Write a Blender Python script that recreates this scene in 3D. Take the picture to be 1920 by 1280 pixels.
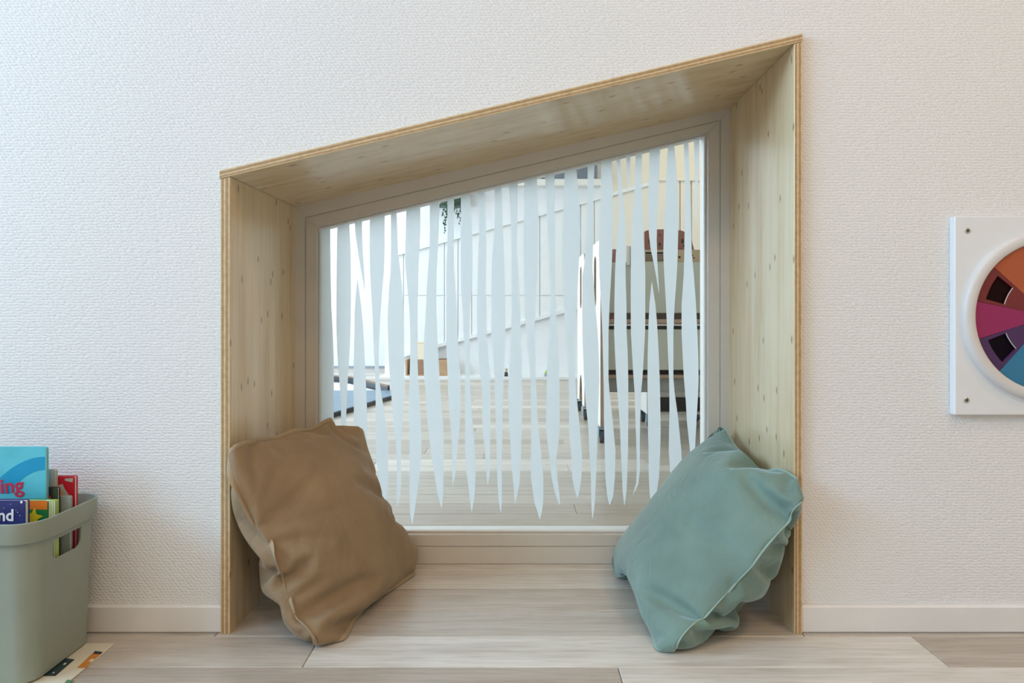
import bpy, bmesh, math, random
import numpy as np
from mathutils import Vector, Matrix

# ------------------------------------------------------------------ camera, light, exposure
for o in list(bpy.data.objects):
    bpy.data.objects.remove(o)
scene = bpy.context.scene
COL = scene.collection
F = 1280.0            # focal length in pixels of the 1920 px frame
D = 1.408             # camera to niche front
CH = 0.658            # camera height
HZ = 590.0            # horizon row

cam_d = bpy.data.cameras.new('camera'); cam = bpy.data.objects.new('camera', cam_d)
COL.objects.link(cam)
cam.location = (0, -D, CH); cam.rotation_euler = (math.pi/2, 0, 0)
cam_d.sensor_width = 36.0; cam_d.lens = 36.0*F/1920.0
cam_d.shift_y = -(640-HZ)/1920.0
cam_d.clip_start = 0.02
scene.camera = cam

world = bpy.data.worlds.new('world'); scene.world = world
world.use_nodes = True
bg = world.node_tree.nodes['Background']
bg.inputs[0].default_value = (0.75, 0.87, 1.0, 1); bg.inputs[1].default_value = 1.0

vs = scene.view_settings
vs.view_transform = 'Standard'; vs.look = 'None'; vs.exposure = 0.0; vs.gamma = 1.0
vs.use_curve_mapping = False

def area_light(name, loc, rot, sx, sy, power, color):
    l = bpy.data.lights.new(name, 'AREA'); l.shape = 'RECTANGLE'; l.size = sx; l.size_y = sy
    l.energy = power; l.color = color
    o = bpy.data.objects.new(name, l); COL.objects.link(o)
    o.location = loc; o.rotation_euler = rot
    return o
H = math.pi/2
# key daylight in an unseen left window, added to carry the light
area_light('added_window_daylight', (-4.16, -1.95, 2.15), (0, -H, 0), 1.6, 3.1, 198, (0.46, 0.72, 1.0))
# daylight in the long window band of the next room
area_light('next_room_daylight', (-3.94, 3.6, 1.45), (0, -H, 0), 2.0, 5.4, 235, (0.78, 0.89, 1.0))

# ------------------------------------------------------------------ helpers
def W(px, py, y):
    """photo pixel at world depth y -> world point"""
    t = (y+D)/F
    return Vector(((px-960)*t, y, CH-(py-HZ)*t))

def link_mesh(name, bm, mats, parent=None, smooth=False):
    me = bpy.data.meshes.new(name)
    bmesh.ops.recalc_face_normals(bm, faces=bm.faces)
    bm.to_mesh(me); bm.free()
    if not isinstance(mats, (list, tuple)): mats = [mats]
    for m in mats: me.materials.append(m)
    if smooth:
        for p in me.polygons: p.use_smooth = True
    o = bpy.data.objects.new(name, me); COL.objects.link(o)
    if parent is not None: o.parent = parent
    return o

def empty(name, loc=(0, 0, 0)):
    o = bpy.data.objects.new(name, None); COL.objects.link(o); o.location = loc
    o.empty_display_size = 0.05
    return o

def tag(o, label, cat, group=None):
    o['label'] = label; o['category'] = cat
    if group: o['group'] = group
    return o

def struct(o, label=None, cat=None):
    o['kind'] = 'structure'
    if label: o['label'] = label
    if cat: o['category'] = cat
    return o

def add_hexa(bm, v, mi=0):
    """v: 8 points, 0-3 one side loop, 4-7 the other side loop"""
    b = [bm.verts.new(p) for p in v]
    fs = []
    for q in ((0,1,2,3), (7,6,5,4), (0,4,5,1), (1,5,6,2), (2,6,7,3), (3,7,4,0)):
        f = bm.faces.new([b[i] for i in q]); f.material_index = mi; fs.append(f)
    return fs

def add_box(bm, lo, hi, bevel=0.0, seg=2):
    x0, y0, z0 = lo; x1, y1, z1 = hi
    t = bmesh.new()
    add_hexa(t, [(x0,y0,z0),(x1,y0,z0),(x1,y0,z1),(x0,y0,z1),(x0,y1,z0),(x1,y1,z0),(x1,y1,z1),(x0,y1,z1)])
    if bevel > 0:
        bmesh.ops.bevel(t, geom=list(t.edges), offset=bevel, segments=seg, affect='EDGES', profile=0.5)
    merge(bm, t)

def merge(bm, t):
    t.verts.index_update()
    m = [bm.verts.new(v.co) for v in t.verts]
    for f in t.faces:
        nf = bm.faces.new([m[v.index] for v in f.verts]); nf.material_index = f.material_index
        nf.smooth = f.smooth
    t.free()

def box(name, lo, hi, mat, parent=None, bevel=0.0, seg=2, smooth=False):
    bm = bmesh.new(); add_box(bm, lo, hi, bevel, seg)
    return link_mesh(name, bm, mat, parent, smooth)

def prism_pts(pts, d):
    """polygon pts (3D) extruded by vector d -> bmesh"""
    bm = bmesh.new()
    a = [bm.verts.new(p) for p in pts]; b = [bm.verts.new(Vector(p)+Vector(d)) for p in pts]
    n = len(pts)
    bm.faces.new(a); bm.faces.new(b[::-1])
    for i in range(n):
        bm.faces.new([a[i], b[i], b[(i+1) % n], a[(i+1) % n]])
    return bm

def add_cyl(bm, p0, p1, r0, r1=None, seg=20, cap=True):
    r1 = r0 if r1 is None else r1
    p0 = Vector(p0); p1 = Vector(p1); ax = (p1-p0).normalized()
    u = ax.orthogonal().normalized(); v = ax.cross(u)
    A = []; B = []
    for i in range(seg):
        a = 2*math.pi*i/seg; w = u*math.cos(a)+v*math.sin(a)
        A.append(bm.verts.new(p0+w*r0)); B.append(bm.verts.new(p1+w*r1))
    for i in range(seg):
        bm.faces.new([A[i], A[(i+1) % seg], B[(i+1) % seg], B[i]])
    if cap:
        bm.faces.new(A[::-1]); bm.faces.new(B)

def lathe(bm, prof, origin, axis, seg=48):
    """prof: list of (radius, height along axis)"""
    axis = Vector(axis).normalized(); u = axis.orthogonal().normalized(); v = axis.cross(u)
    rings = []
    for r, h in prof:
        rings.append([bm.verts.new(Vector(origin)+axis*h+(u*math.cos(2*math.pi*i/seg)+v*math.sin(2*math.pi*i/seg))*r) for i in range(seg)])
    for a, b in zip(rings[:-1], rings[1:]):
        for i in range(seg):
            bm.faces.new([a[i], a[(i+1) % seg], b[(i+1) % seg], b[i]])
    return rings

def rounded_rect(x0, y0, x1, y1, r, k=8):
    pts = []
    for cx, cy, a0 in ((x1-r, y0+r, -90), (x1-r, y1-r, 0), (x0+r, y1-r, 90), (x0+r, y0+r, 180)):
        for i in range(k+1):
            a = math.radians(a0+90*i/k); pts.append((cx+r*math.cos(a), cy+r*math.sin(a)))
    return pts

def boolean_cut(o, cutter_bm):
    me = bpy.data.meshes.new('cut'); bmesh.ops.recalc_face_normals(cutter_bm, faces=cutter_bm.faces)
    cutter_bm.to_mesh(me); cutter_bm.free()
    c = bpy.data.objects.new('cut', me); COL.objects.link(c)
    m = o.modifiers.new('b', 'BOOLEAN'); m.object = c; m.operation = 'DIFFERENCE'; m.solver = 'EXACT'
    bpy.context.view_layer.update()
    dg = bpy.context.evaluated_depsgraph_get()
    new = bpy.data.meshes.new_from_object(o.evaluated_get(dg))
    o.modifiers.clear(); o.data = new
    bpy.data.objects.remove(c)
    return o

# ------------------------------------------------------------------ materials
MATS = {}
def nodes_of(name):
    m = bpy.data.materials.new(name); m.use_nodes = True
    nt = m.node_tree; b = nt.nodes['Principled BSDF']
    MATS[name] = m
    return m, nt, b

def N(nt, t, **kw):
    n = nt.nodes.new(t)
    for k, v in kw.items(): setattr(n, k, v)
    return n

def math_n(nt, op, a, b=None, c=None):
    n = N(nt, 'ShaderNodeMath', operation=op)
    for i, x in enumerate((a, b, c)):
        if x is None: continue
        if isinstance(x, (int, float)): n.inputs[i].default_value = x
        else: nt.links.new(x, n.inputs[i])
    return n.outputs[0]

def mixcol(nt, fac, a, b, mode='MIX'):
    n = N(nt, 'ShaderNodeMix', data_type='RGBA', blend_type=mode)
    for i, x in ((0, fac), (6, a), (7, b)):
        if isinstance(x, (int, float)): n.inputs[i].default_value = x
        elif isinstance(x, tuple): n.inputs[i].default_value = (*x, 1) if len(x) == 3 else x
        else: nt.links.new(x, n.inputs[i])
    return n.outputs[2]

def ramp(nt, fac, stops, interp='LINEAR'):
    r = N(nt, 'ShaderNodeValToRGB'); r.color_ramp.interpolation = interp
    e = r.color_ramp.elements
    while len(e) < len(stops): e.new(0.5)
    for i, (p, c) in enumerate(stops):
        e[i].position = p; e[i].color = (*c, 1) if len(c) == 3 else c
    nt.links.new(fac, r.inputs[0])
    return r.outputs[0]

def coords(nt, scale=(1, 1, 1), kind='Object'):
    tc = N(nt, 'ShaderNodeTexCoord'); mp = N(nt, 'ShaderNodeMapping')
    mp.inputs['Scale'].default_value = scale
    nt.links.new(tc.outputs[kind], mp.inputs[0])
    return mp.outputs[0]

def noise(nt, vec, scale, detail=3, rough=0.5):
    n = N(nt, 'ShaderNodeTexNoise'); n.inputs['Scale'].default_value = scale
    n.inputs['Detail'].default_value = detail; n.inputs['Roughness'].default_value = rough
    nt.links.new(vec, n.inputs['Vector'])
    return n.outputs['Fac']

def bump(nt, b, height, strength, dist):
    bn = N(nt, 'ShaderNodeBump'); bn.inputs['Strength'].default_value = strength
    bn.inputs['Distance'].default_value = dist
    nt.links.new(height, bn.inputs['Height']); nt.links.new(bn.outputs[0], b.inputs['Normal'])

def plain(name, col, rough=0.5, var=0.04, metallic=0.0, spec=0.5, bumpy=0.0):
    """flat coloured surface with a faint procedural mottling"""
    m, nt, b = nodes_of(name)
    f = noise(nt, coords(nt), 18.0, 3)
    lo = tuple(c*(1-var) for c in col); hi = tuple(min(1, c*(1+var)) for c in col)
    nt.links.new(ramp(nt, f, [(0.3, lo), (0.7, hi)]), b.inputs['Base Color'])
    b.inputs['Roughness'].default_value = rough; b.inputs['Metallic'].default_value = metallic
    b.inputs['Specular IOR Level'].default_value = spec
    if bumpy: bump(nt, b, noise(nt, coords(nt), 120.0, 2), bumpy, 0.002)
    return m

def wallpaper(name, col):
    m, nt, b = nodes_of(name)
    v = coords(nt)
    vo = N(nt, 'ShaderNodeTexVoronoi'); vo.voronoi_dimensions = '2D'; vo.feature = 'SMOOTH_F1'
    vo.inputs['Randomness'].default_value = 0.42; vo.inputs['Scale'].default_value = 1.0
    vo.inputs['Smoothness'].default_value = 0.4
    sep = N(nt, 'ShaderNodeSeparateXYZ'); nt.links.new(v, sep.inputs[0])
    cb = N(nt, 'ShaderNodeCombineXYZ')
    zr = math_n(nt, 'DIVIDE', sep.outputs[2], 0.0058)
    shift = math_n(nt, 'MULTIPLY', zr, 0.5)      # every row of the weave steps half a stitch
    nt.links.new(math_n(nt, 'ADD', math_n(nt, 'DIVIDE', sep.outputs[0], 0.0088), shift), cb.inputs[0]); nt.links.new(zr, cb.inputs[1])
    nt.links.new(cb.outputs[0], vo.inputs['Vector'])
    h = math_n(nt, 'ADD', math_n(nt, 'MULTIPLY', vo.outputs['Distance'], -1.6), math_n(nt, 'MULTIPLY', noise(nt, v, 260.0, 2), 0.8))
    bump(nt, b, h, 0.75, 0.0011)
    f = noise(nt, v, 3.0, 2)
    nt.links.new(ramp(nt, f, [(0.3, tuple(c*0.985 for c in col)), (0.7, col)]), b.inputs['Base Color'])
    b.inputs['Roughness'].default_value = 0.55; b.inputs['Specular IOR Level'].default_value = 0.3
    return m

def plywood(name, grain):
    """pale softwood ply face; grain: scale vector, small along the grain"""
    m, nt, b = nodes_of(name)
    v = coords(nt, grain)
    f1 = noise(nt, v, 1.0, 5, 0.6)
    f2 = noise(nt, v, 5.0, 3, 0.6)
    c = ramp(nt, f1, [(0.25, (0.63, 0.46, 0.265)), (0.5, (0.76, 0.62, 0.40)), (0.75, (0.82, 0.71, 0.49))])
    c = mixcol(nt, math_n(nt, 'MULTIPLY', f2, 0.35), c, (0.62, 0.46, 0.27), 'MULTIPLY')
    vo = N(nt, 'ShaderNodeTexVoronoi'); vo.voronoi_dimensions = '2D'; vo.inputs['Scale'].default_value = 1.0
    tc = N(nt, 'ShaderNodeTexCoord'); sp = N(nt, 'ShaderNodeSeparateXYZ'); nt.links.new(tc.outputs['Object'], sp.inputs[0])
    cb = N(nt, 'ShaderNodeCombineXYZ')
    along = sp.outputs[2] if grain[2] < 9 else sp.outputs[0]
    nt.links.new(math_n(nt, 'MULTIPLY', along, 7.5), cb.inputs[0])
    nt.links.new(math_n(nt, 'ADD', math_n(nt, 'MULTIPLY', sp.outputs[1], 17.0), math_n(nt, 'MULTIPLY', math_n(nt, 'SIGN', sp.outputs[0]), 40.0 if grain[2] < 9 else 0.0)), cb.inputs[1])
    nt.links.new(cb.outputs[0], vo.inputs['Vector'])
    sepc = N(nt, 'ShaderNodeSeparateColor'); nt.links.new(vo.outputs['Color'], sepc.inputs[0])
    gate = math_n(nt, 'GREATER_THAN', sepc.outputs[0], 0.48)
    knot = math_n(nt, 'MULTIPLY', ramp(nt, vo.outputs['Distance'], [(0.03, (1, 1, 1)), (0.085, (0, 0, 0))]), gate)
    c = mixcol(nt, math_n(nt, 'MULTIPLY', knot, 0.8), c, (0.27, 0.17, 0.09))
    nt.links.new(c, b.inputs['Base Color'])
    b.inputs['Roughness'].default_value = 0.24; b.inputs['Specular IOR Level'].default_value = 0.6
    bump(nt, b, f2, 0.08, 0.001)
    return m

def ply_edge(name, ax, az, off, thick):
    """layered plies seen on the sawn edge; the layer index runs along ax*x + az*z"""
    m, nt, b = nodes_of(name)
    tc = N(nt, 'ShaderNodeTexCoord'); sep = N(nt, 'ShaderNodeSeparateXYZ'); nt.links.new(tc.outputs['Object'], sep.inputs[0])
    lin = math_n(nt, 'ADD', math_n(nt, 'MULTIPLY', sep.outputs[0], ax), math_n(nt, 'MULTIPLY', sep.outputs[2], az))
    wob = math_n(nt, 'MULTIPLY', noise(nt, coords(nt, (20, 20, 20)), 1.0, 2), 0.0012)
    t = math_n(nt, 'DIVIDE', math_n(nt, 'ADD', math_n(nt, 'SUBTRACT', lin, off), wob), thick)
    pale = (0.70, 0.53, 0.31); tan = (0.47, 0.30, 0.14); dark = (0.22, 0.12, 0.05)
    c = ramp(nt, t, [(0.0, pale), (0.17, pale), (0.19, dark), (0.23, tan), (0.38, tan), (0.42, pale), (0.58, pale), (0.61, dark),
                     (0.65, tan), (0.80, tan), (0.83, dark), (0.86, pale), (1.0, pale)])
    f = noise(nt, coords(nt, (90, 90, 90)), 1.0, 4)
    c = mixcol(nt, 0.5, c, ramp(nt, f, [(0.3, (0.6, 0.55, 0.5)), (0.62, (1, 1, 1))]), 'MULTIPLY')
    nt.links.new(c, b.inputs['Base Color']); b.inputs['Roughness'].default_value = 0.6
    return m

def floor_wood(name):
    m, nt, b = nodes_of(name)
    info = N(nt, 'ShaderNodeObjectInfo')
    tc = N(nt, 'ShaderNodeTexCoord'); mp = N(nt, 'ShaderNodeMapping')
    mp.inputs['Scale'].default_value = (1.6, 22, 1)
    addv = N(nt, 'ShaderNodeVectorMath', operation='ADD')
    comb = N(nt, 'ShaderNodeCombineXYZ')
    nt.links.new(math_n(nt, 'MULTIPLY', info.outputs['Random'], 37.0), comb.inputs[0])
    nt.links.new(math_n(nt, 'MULTIPLY', info.outputs['Random'], 11.0), comb.inputs[1])
    nt.links.new(tc.outputs['Object'], addv.inputs[0]); nt.links.new(comb.outputs[0], addv.inputs[1])
    nt.links.new(addv.outputs[0], mp.inputs[0])
    f1 = noise(nt, mp.outputs[0], 1.3, 6, 0.62); f2 = noise(nt, mp.outputs[0], 6.0, 4, 0.6)
    tone = ramp(nt, f1, [(0.25, (0.72, 0.68, 0.63)), (0.5, (0.94, 0.92, 0.89)), (0.75, (1.06, 1.05, 1.04))])
    c = mixcol(nt, 1.0, info.outputs['Color'], tone, 'MULTIPLY')
    c = mixcol(nt, 0.6, c, ramp(nt, f2, [(0.3, (0.70, 0.66, 0.60)), (0.55, (1, 1, 1))]), 'MULTIPLY')
    vo = N(nt, 'ShaderNodeTexVoronoi'); vo.inputs['Scale'].default_value = 1.0
    mp2 = N(nt, 'ShaderNodeMapping'); mp2.inputs['Scale'].default_value = (3.0, 10, 1)
    nt.links.new(addv.outputs[0], mp2.inputs[0]); nt.links.new(mp2.outputs[0], vo.inputs['Vector'])
    kn = ramp(nt, vo.outputs['Distance'], [(0.03, (1, 1, 1)), (0.10, (0, 0, 0))])
    c = mixcol(nt, math_n(nt, 'MULTIPLY', kn, 0.35), c, (0.25, 0.19, 0.14))
    nt.links.new(c, b.inputs['Base Color'])
    b.inputs['Roughness'].default_value = 0.33; b.inputs['Specular IOR Level'].default_value = 0.55
    bump(nt, b, f2, 0.06, 0.0006)
    return m

def fabric(name, col, sheen, weave=1500.0, rough=0.75, sheen_tint=(1, 1, 1)):
    m, nt, b = nodes_of(name)
    v = coords(nt)
    f = noise(nt, v, 9.0, 4, 0.55)
    c = ramp(nt, f, [(0.3, tuple(x*0.86 for x in col)), (0.7, tuple(min(1, x*1.12) for x in col))])
    nt.links.new(c, b.inputs['Base Color'])
    b.inputs['Roughness'].default_value = rough
    b.inputs['Sheen Weight'].default_value = sheen; b.inputs['Sheen Roughness'].default_value = 0.4
    b.inputs['Sheen Tint'].default_value = (*sheen_tint, 1)
    b.inputs['Specular IOR Level'].default_value = 0.25
    wv = N(nt, 'ShaderNodeTexNoise'); wv.inputs['Scale'].default_value = 7.0; wv.inputs['Detail'].default_value = 2.5; wv.inputs['Distortion'].default_value = 1.6
    nt.links.new(v, wv.inputs['Vector'])
    crease = math_n(nt, 'POWER', math_n(nt, 'ABSOLUTE', math_n(nt, 'SUBTRACT', wv.outputs['Fac'], 0.5)), 0.6)     # soft crease lines in the cloth
    hh = math_n(nt, 'ADD', noise(nt, v, weave, 1), math_n(nt, 'ADD', math_n(nt, 'MULTIPLY', noise(nt, v, 40, 3), 2.0), math_n(nt, 'MULTIPLY', crease, 14.0)))
    bump(nt, b, hh, 0.22, 0.002)
    return m

M_wall = wallpaper('woven_wallpaper', (0.80, 0.79, 0.775))
M_white = plain('white_paint', (0.80, 0.79, 0.76), 0.35, 0.015)
M_frame = plain('greige_frame_paint', (0.64, 0.595, 0.52), 0.35, 0.015)
M_base = plain('white_baseboard_paint', (0.78, 0.76, 0.73), 0.4, 0.02)
M_room = plain('beige_room_paint', (0.70, 0.61, 0.50), 0.7, 0.02)  # beige picked for the unseen walls, to warm the bounced fill light
M_far = plain('pale_blue_white_paint', (0.83, 0.85, 0.88), 0.6, 0.015)
M_cream = plain('cream_wall_tone', (0.80, 0.75, 0.64), 0.6, 0.02)
M_farpanel = plain('white_panel_paint', (0.84, 0.86, 0.87), 0.45, 0.015)
M_creampanel = plain('cream_panel_tone', (0.82, 0.77, 0.68), 0.45, 0.015)
M_ceiling = plain('ceiling_paint', (0.80, 0.80, 0.78), 0.8, 0.01)
M_plyside = plywood('plywood_upright', (34, 34, 2.2))
M_plytop = plywood('plywood_sloped', (2.2, 34, 34))
M_floor = floor_wood('grey_oak_plank')
M_sub = plain('dark_underlay', (0.10, 0.085, 0.07), 0.9, 0.1)
M_brown = fabric('brown_canvas', (0.31, 0.215, 0.125), 0.25, 1600, 0.7, (1, 0.9, 0.8))
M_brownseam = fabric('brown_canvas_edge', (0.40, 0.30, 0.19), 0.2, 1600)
M_green = fabric('green_velvet', (0.178, 0.262, 0.218), 0.7, 2200, 0.6, (0.75, 0.95, 1.0))
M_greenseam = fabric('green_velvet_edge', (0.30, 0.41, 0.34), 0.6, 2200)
M_crate = plain('sage_plastic', (0.285, 0.315, 0.255), 0.38, 0.02)
M_hdpe = plain('white_plastic_board', (0.78, 0.79, 0.79), 0.32, 0.01)
M_ring = plain('white_ring_lacquer', (0.68, 0.645, 0.615), 0.4, 0.02)
M_steel = plain('steel', (0.45, 0.43, 0.38), 0.3, 0.08, 1.0)
M_dark = plain('dark_rubber', (0.03, 0.035, 0.04), 0.5, 0.1)
M_black = plain('black_shadow_gap', (0.012, 0.01, 0.012), 0.5, 0.1)  # shade in the cart opening and screw sockets, put into the colour
M_sealant = plain('grey_sealant', (0.35, 0.34, 0.31), 0.6, 0.05)

# glass: clear with a Fresnel reflection
def make_glass():
    m = bpy.data.materials.new('window_glass'); m.use_nodes = True; nt = m.node_tree
    nt.nodes.remove(nt.nodes['Principled BSDF']); out = nt.nodes['Material Output']
    tr = N(nt, 'ShaderNodeBsdfTransparent'); tr.inputs[0].default_value = (0.95, 0.975, 0.975, 1)
    gl = N(nt, 'ShaderNodeBsdfGlossy'); gl.inputs['Roughness'].default_value = 0.02
    fr = N(nt, 'ShaderNodeFresnel'); fr.inputs[0].default_value = 1.3
    mx = N(nt, 'ShaderNodeMixShader'); nt.links.new(fr.outputs[0], mx.inputs[0])
    nt.links.new(tr.outputs[0], mx.inputs[1]); nt.links.new(gl.outputs[0], mx.inputs[2])
    nt.links.new(mx.outputs[0], out.inputs[0])
    return m
M_glass = make_glass()

def make_film():
    m = bpy.data.materials.new('frosted_film'); m.use_nodes = True; nt = m.node_tree
    nt.nodes.remove(nt.nodes['Principled BSDF']); out = nt.nodes['Material Output']
    c = ramp(nt, noise(nt, coords(nt), 30.0, 2), [(0.3, (0.86, 0.905, 0.935)), (0.7, (0.875, 0.915, 0.945))])
    tl = N(nt, 'ShaderNodeBsdfTranslucent'); df = N(nt, 'ShaderNodeBsdfDiffuse')
    nt.links.new(c, tl.inputs[0]); nt.links.new(c, df.inputs[0])
    mx = N(nt, 'ShaderNodeMixShader'); mx.inputs[0].default_value = 0.12
    nt.links.new(tl.outputs[0], mx.inputs[1]); nt.links.new(df.outputs[0], mx.inputs[2])
    tr = N(nt, 'ShaderNodeBsdfTransparent')
    m2 = N(nt, 'ShaderNodeMixShader'); m2.inputs[0].default_value = 0.06
    nt.links.new(mx.outputs[0], m2.inputs[1]); nt.links.new(tr.outputs[0], m2.inputs[2])
    nt.links.new(m2.outputs[0], out.inputs[0])
    return m
M_film = make_film()

def emissive(name, col, strength):
    m, nt, b = nodes_of(name)
    b.inputs['Base Color'].default_value = (0.9, 0.9, 0.9, 1)
    b.inputs['Emission Color'].default_value = (*col, 1); b.inputs['Emission Strength'].default_value = strength
    return m

# ------------------------------------------------------------------ key positions
WALLY = 0.014                       # plaster face
NB = 0.394                          # niche back (window frame face)
BACK = 0.482                        # far side of the window frame
WALLB = 0.468                       # far side of the wall
LO, LI = W(413, 0, 0).x, W(431, 0, 0).x          # left board outer / inner
RI, RO = W(1489, 0, 0).x, W(1504.5, 0, 0).x
SL = 0.2356                         # top slope (pixels and metres alike)
def top_outer(x):                   # height of the upper face of the sloped board at the front
    p = W(410.3, 320.3, 0); return p.z+(x-p.x)*SL
TT = 0.0172                         # vertical thickness of sloped board
LB, RB = W(553, 0, NB).x, W(1368, 0, NB).x
ZB_L, ZB_R = W(553, 388, NB).z, W(1368, 203, NB).z

# ------------------------------------------------------------------ room shell
X0, X1, Y0, ZC = -4.2, 2.6, -5.0, 3.2
# wall with the niche opening
bm = bmesh.new()
xl, xr = LO-0.001, RO+0.001
add_box(bm, (X0, WALLY, 0), (xl, WALLB, ZC))
add_box(bm, (xr, WALLY, 0), (X1, WALLB, ZC))
zl, zr = top_outer(xl)+0.001, top_outer(xr)+0.001
add_hexa(bm, [(xl, WALLY, zl), (xr, WALLY, zr), (xr, WALLY, ZC), (xl, WALLY, ZC), (xl, WALLB, zl), (xr, WALLB, zr), (xr, WALLB, ZC), (xl, WALLB, ZC)])
struct(link_mesh('wall_front', bm, M_wall), 'white woven-textured wall around the slanted window niche', 'wall')
struct(box('wall_back', (X0, Y0-0.1, 0), (X1, Y0, ZC), M_room), 'beige wall behind the camera', 'wall')
struct(box('wall_right', (X1, Y0-0.1, 0), (X1+0.1, WALLB, ZC), M_room), 'beige side wall right of the play panel', 'wall')
bm = bmesh.new()          # left wall with the window opening
wy0, wy1, wz0, wz1 = -3.55, -0.35, 1.3, 3.0
add_box(bm, (X0-0.1, Y0-0.1, 0), (X0, wy0, ZC)); add_box(bm, (X0-0.1, wy1, 0), (X0, WALLB, ZC))
add_box(bm, (X0-0.1, wy0, 0), (X0, wy1, wz0)); add_box(bm, (X0-0.1, wy0, wz1), (X0, wy1, ZC))
struct(link_mesh('wall_left', bm, M_room), 'beige side wall with the added daylight window', 'wall')
struct(box('ceiling', (X0-0.1, Y0-0.1, ZC), (X1+0.1, WALLB, ZC+0.08), M_ceiling), 'white ceiling of the reading room', 'ceiling')
w2 = struct(empty('window_2', (X0, -1.95, wz0)), 'unseen white framed window added in the left wall for daylight', 'window')
def rel(o, e):
    if o.parent is e: o.matrix_parent_inverse = Matrix.Translation(-e.location)   # sub-parts hang on parts already at world origin
    return o
for lo, hi in (((X0-0.08, wy0, wz0), (X0-0.02, wy0+0.05, wz1)), ((X0-0.08, wy1-0.05, wz0), (X0-0.02, wy1, wz1)),
               ((X0-0.08, wy0+0.05, wz0), (X0-0.02, wy1-0.05, wz0+0.05)), ((X0-0.08, wy0+0.05, wz1-0.05), (X0-0.02, wy1-0.05, wz1))):
    rel(box('frame_bar', lo, hi, M_white, w2, 0.004), w2)

rel(box('glass_pane', (X0-0.053, wy0+0.05, wz0+0.05), (X0-0.047, wy1-0.05, wz1-0.05), M_glass, w2), w2)
# unseen ceiling lamps added for the warm fill of the reading room
M_lamp = emissive('warm_lamp_diffuser', (1.0, 0.64, 0.33), 31.0)
for lx, ly, lab in ((1.4, -1.3, 'added round warm ceiling lamp nearest the play panel'), (0.2, -2.3, 'added round warm ceiling lamp behind the camera'),
                    (-1.6, -2.8, 'added round warm ceiling lamp nearest the daylight window'), (1.6, -3.2, 'added round warm ceiling lamp in the far right corner behind the camera')):
    r = tag(empty('added_ceiling_lamp', (lx, ly, ZC)), lab, 'lamp', 'added ceiling lamps')
    bm = bmesh.new(); lathe(bm, [(0.001, 0), (0.24, 0), (0.24, -0.05), (0.21, -0.05)], (0, 0, 0), (0, 0, 1), 40)
    link_mesh('housing', bm, M_white, r)
    bm = bmesh.new(); lathe(bm, [(0.21, -0.05), (0.16, -0.062), (0.001, -0.066)], (0, 0, 0), (0, 0, 1), 40)
    link_mesh('diffuser', bm, M_lamp, r)

# floor: underlay slab with separate planks
floor = struct(box('floor', (-4.4, Y0-0.1, -0.06), (3.2, 7.6, -0.005), M_sub), 'grey-brown wood plank floor running through both rooms', 'floor')
plank_mesh = {}
def plank(x0, x1, y0, y1, col):
    key = (round(x1-x0, 3), round(y1-y0, 4))
    if key not in plank_mesh:
        bm = bmesh.new(); w, d = key
        add_box(bm, (-w/2+0.0006, -d/2+0.0006, -0.005), (w/2-0.0006, d/2-0.0006, 0), 0.0012, 1)
        me = bpy.data.meshes.new('plank'); bm.to_mesh(me); bm.free(); me.materials.append(M_floor)
        plank_mesh[key] = me
    o = bpy.data.objects.new('plank', plank_mesh[key]); COL.objects.link(o)
    o.location = ((x0+x1)/2, (y0+y1)/2, 0); o.parent = floor; o.color = (*col, 1)
rng = random.Random(4)
GREY = (0.58, 0.53, 0.47); LIGHT = (0.74, 0.70, 0.645); BROWN = (0.50, 0.43, 0.365); MID = (0.59, 0.53, 0.465)
def pick():
    b = rng.choice([GREY, LIGHT, BROWN, MID, GREY]); k = rng.uniform(0.92, 1.06)
    return tuple(c*k for c in b)
PW, PL = 0.1225, 1.21
rowcol = {0: GREY, 1: MID, 2: LIGHT}
for row in range(-3, 60):
    y0 = -0.0095+row*PW; y1 = y0+PW
    if y1 > 7.05: break
    xm = 0.4+0.25*y1 if y1 > 0.5 else 1.25
    off = {-1: 0.818, -2: 0.198, -3: 0.5}.get(row, rng.uniform(0, PL))
    if row in (0, 1, 2, 3): off = 0.60     # long planks run through the niche
    x = off-PL*4
    while x < (2.4 if y1 < 0.5 else 2.4):
        a, b_ = x, x+PL
        lim = (y1+D)*0.80+0.15
        if b_ > -lim and a < lim:
            c = pick()
            if row in rowcol: c = rowcol[row]
            if row == -1: c = MID if b_ < -0.3 else (LIGHT if b_ < 0.9 else BROWN)
            if row == -2: c = BROWN if b_ < 0.3 else LIGHT
            plank(a, b_, y0, y1, c)
        x += PL
# the part of the floor behind the camera, out of reach of the lens
o = box('floor_rest', (X0, Y0, -0.005), (X1, -0.377, -0.0005), M_floor, floor); o.color = (*GREY, 1); o['kind'] = 'stuff'

# baseboards
def baseboard(name, x0, x1, lab):
    zt = W(0, 1136, 0.003).z
    bm = bmesh.new()
    pr = [(WALLY+0.0005, 0.003), (0.003, 0.003), (0.003, zt-0.003), (0.006, zt), (WALLY+0.0005, zt)]
    a = [bm.verts.new((x0, y, z)) for y, z in pr]; b = [bm.verts.new((x1, y, z)) for y, z in pr]
    bm.faces.new(a); bm.faces.new(b[::-1])
    for i in range(5): bm.faces.new([a[i], b[i], b[(i+1) % 5], a[(i+1) % 5]])
    o = link_mesh(name, bm, M_base); struct(o, lab, 'baseboard')
    box('sealant_line', (x0, 0.0045, 0), (x1, WALLY, 0.003), M_sealant, o)
baseboard('baseboard_left', X0, LO-0.0005, 'white baseboard between the book bin and the plywood niche')
baseboard('baseboard_right', RO+0.0005, X1, 'white baseboard below the colour wheel panel')

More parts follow.
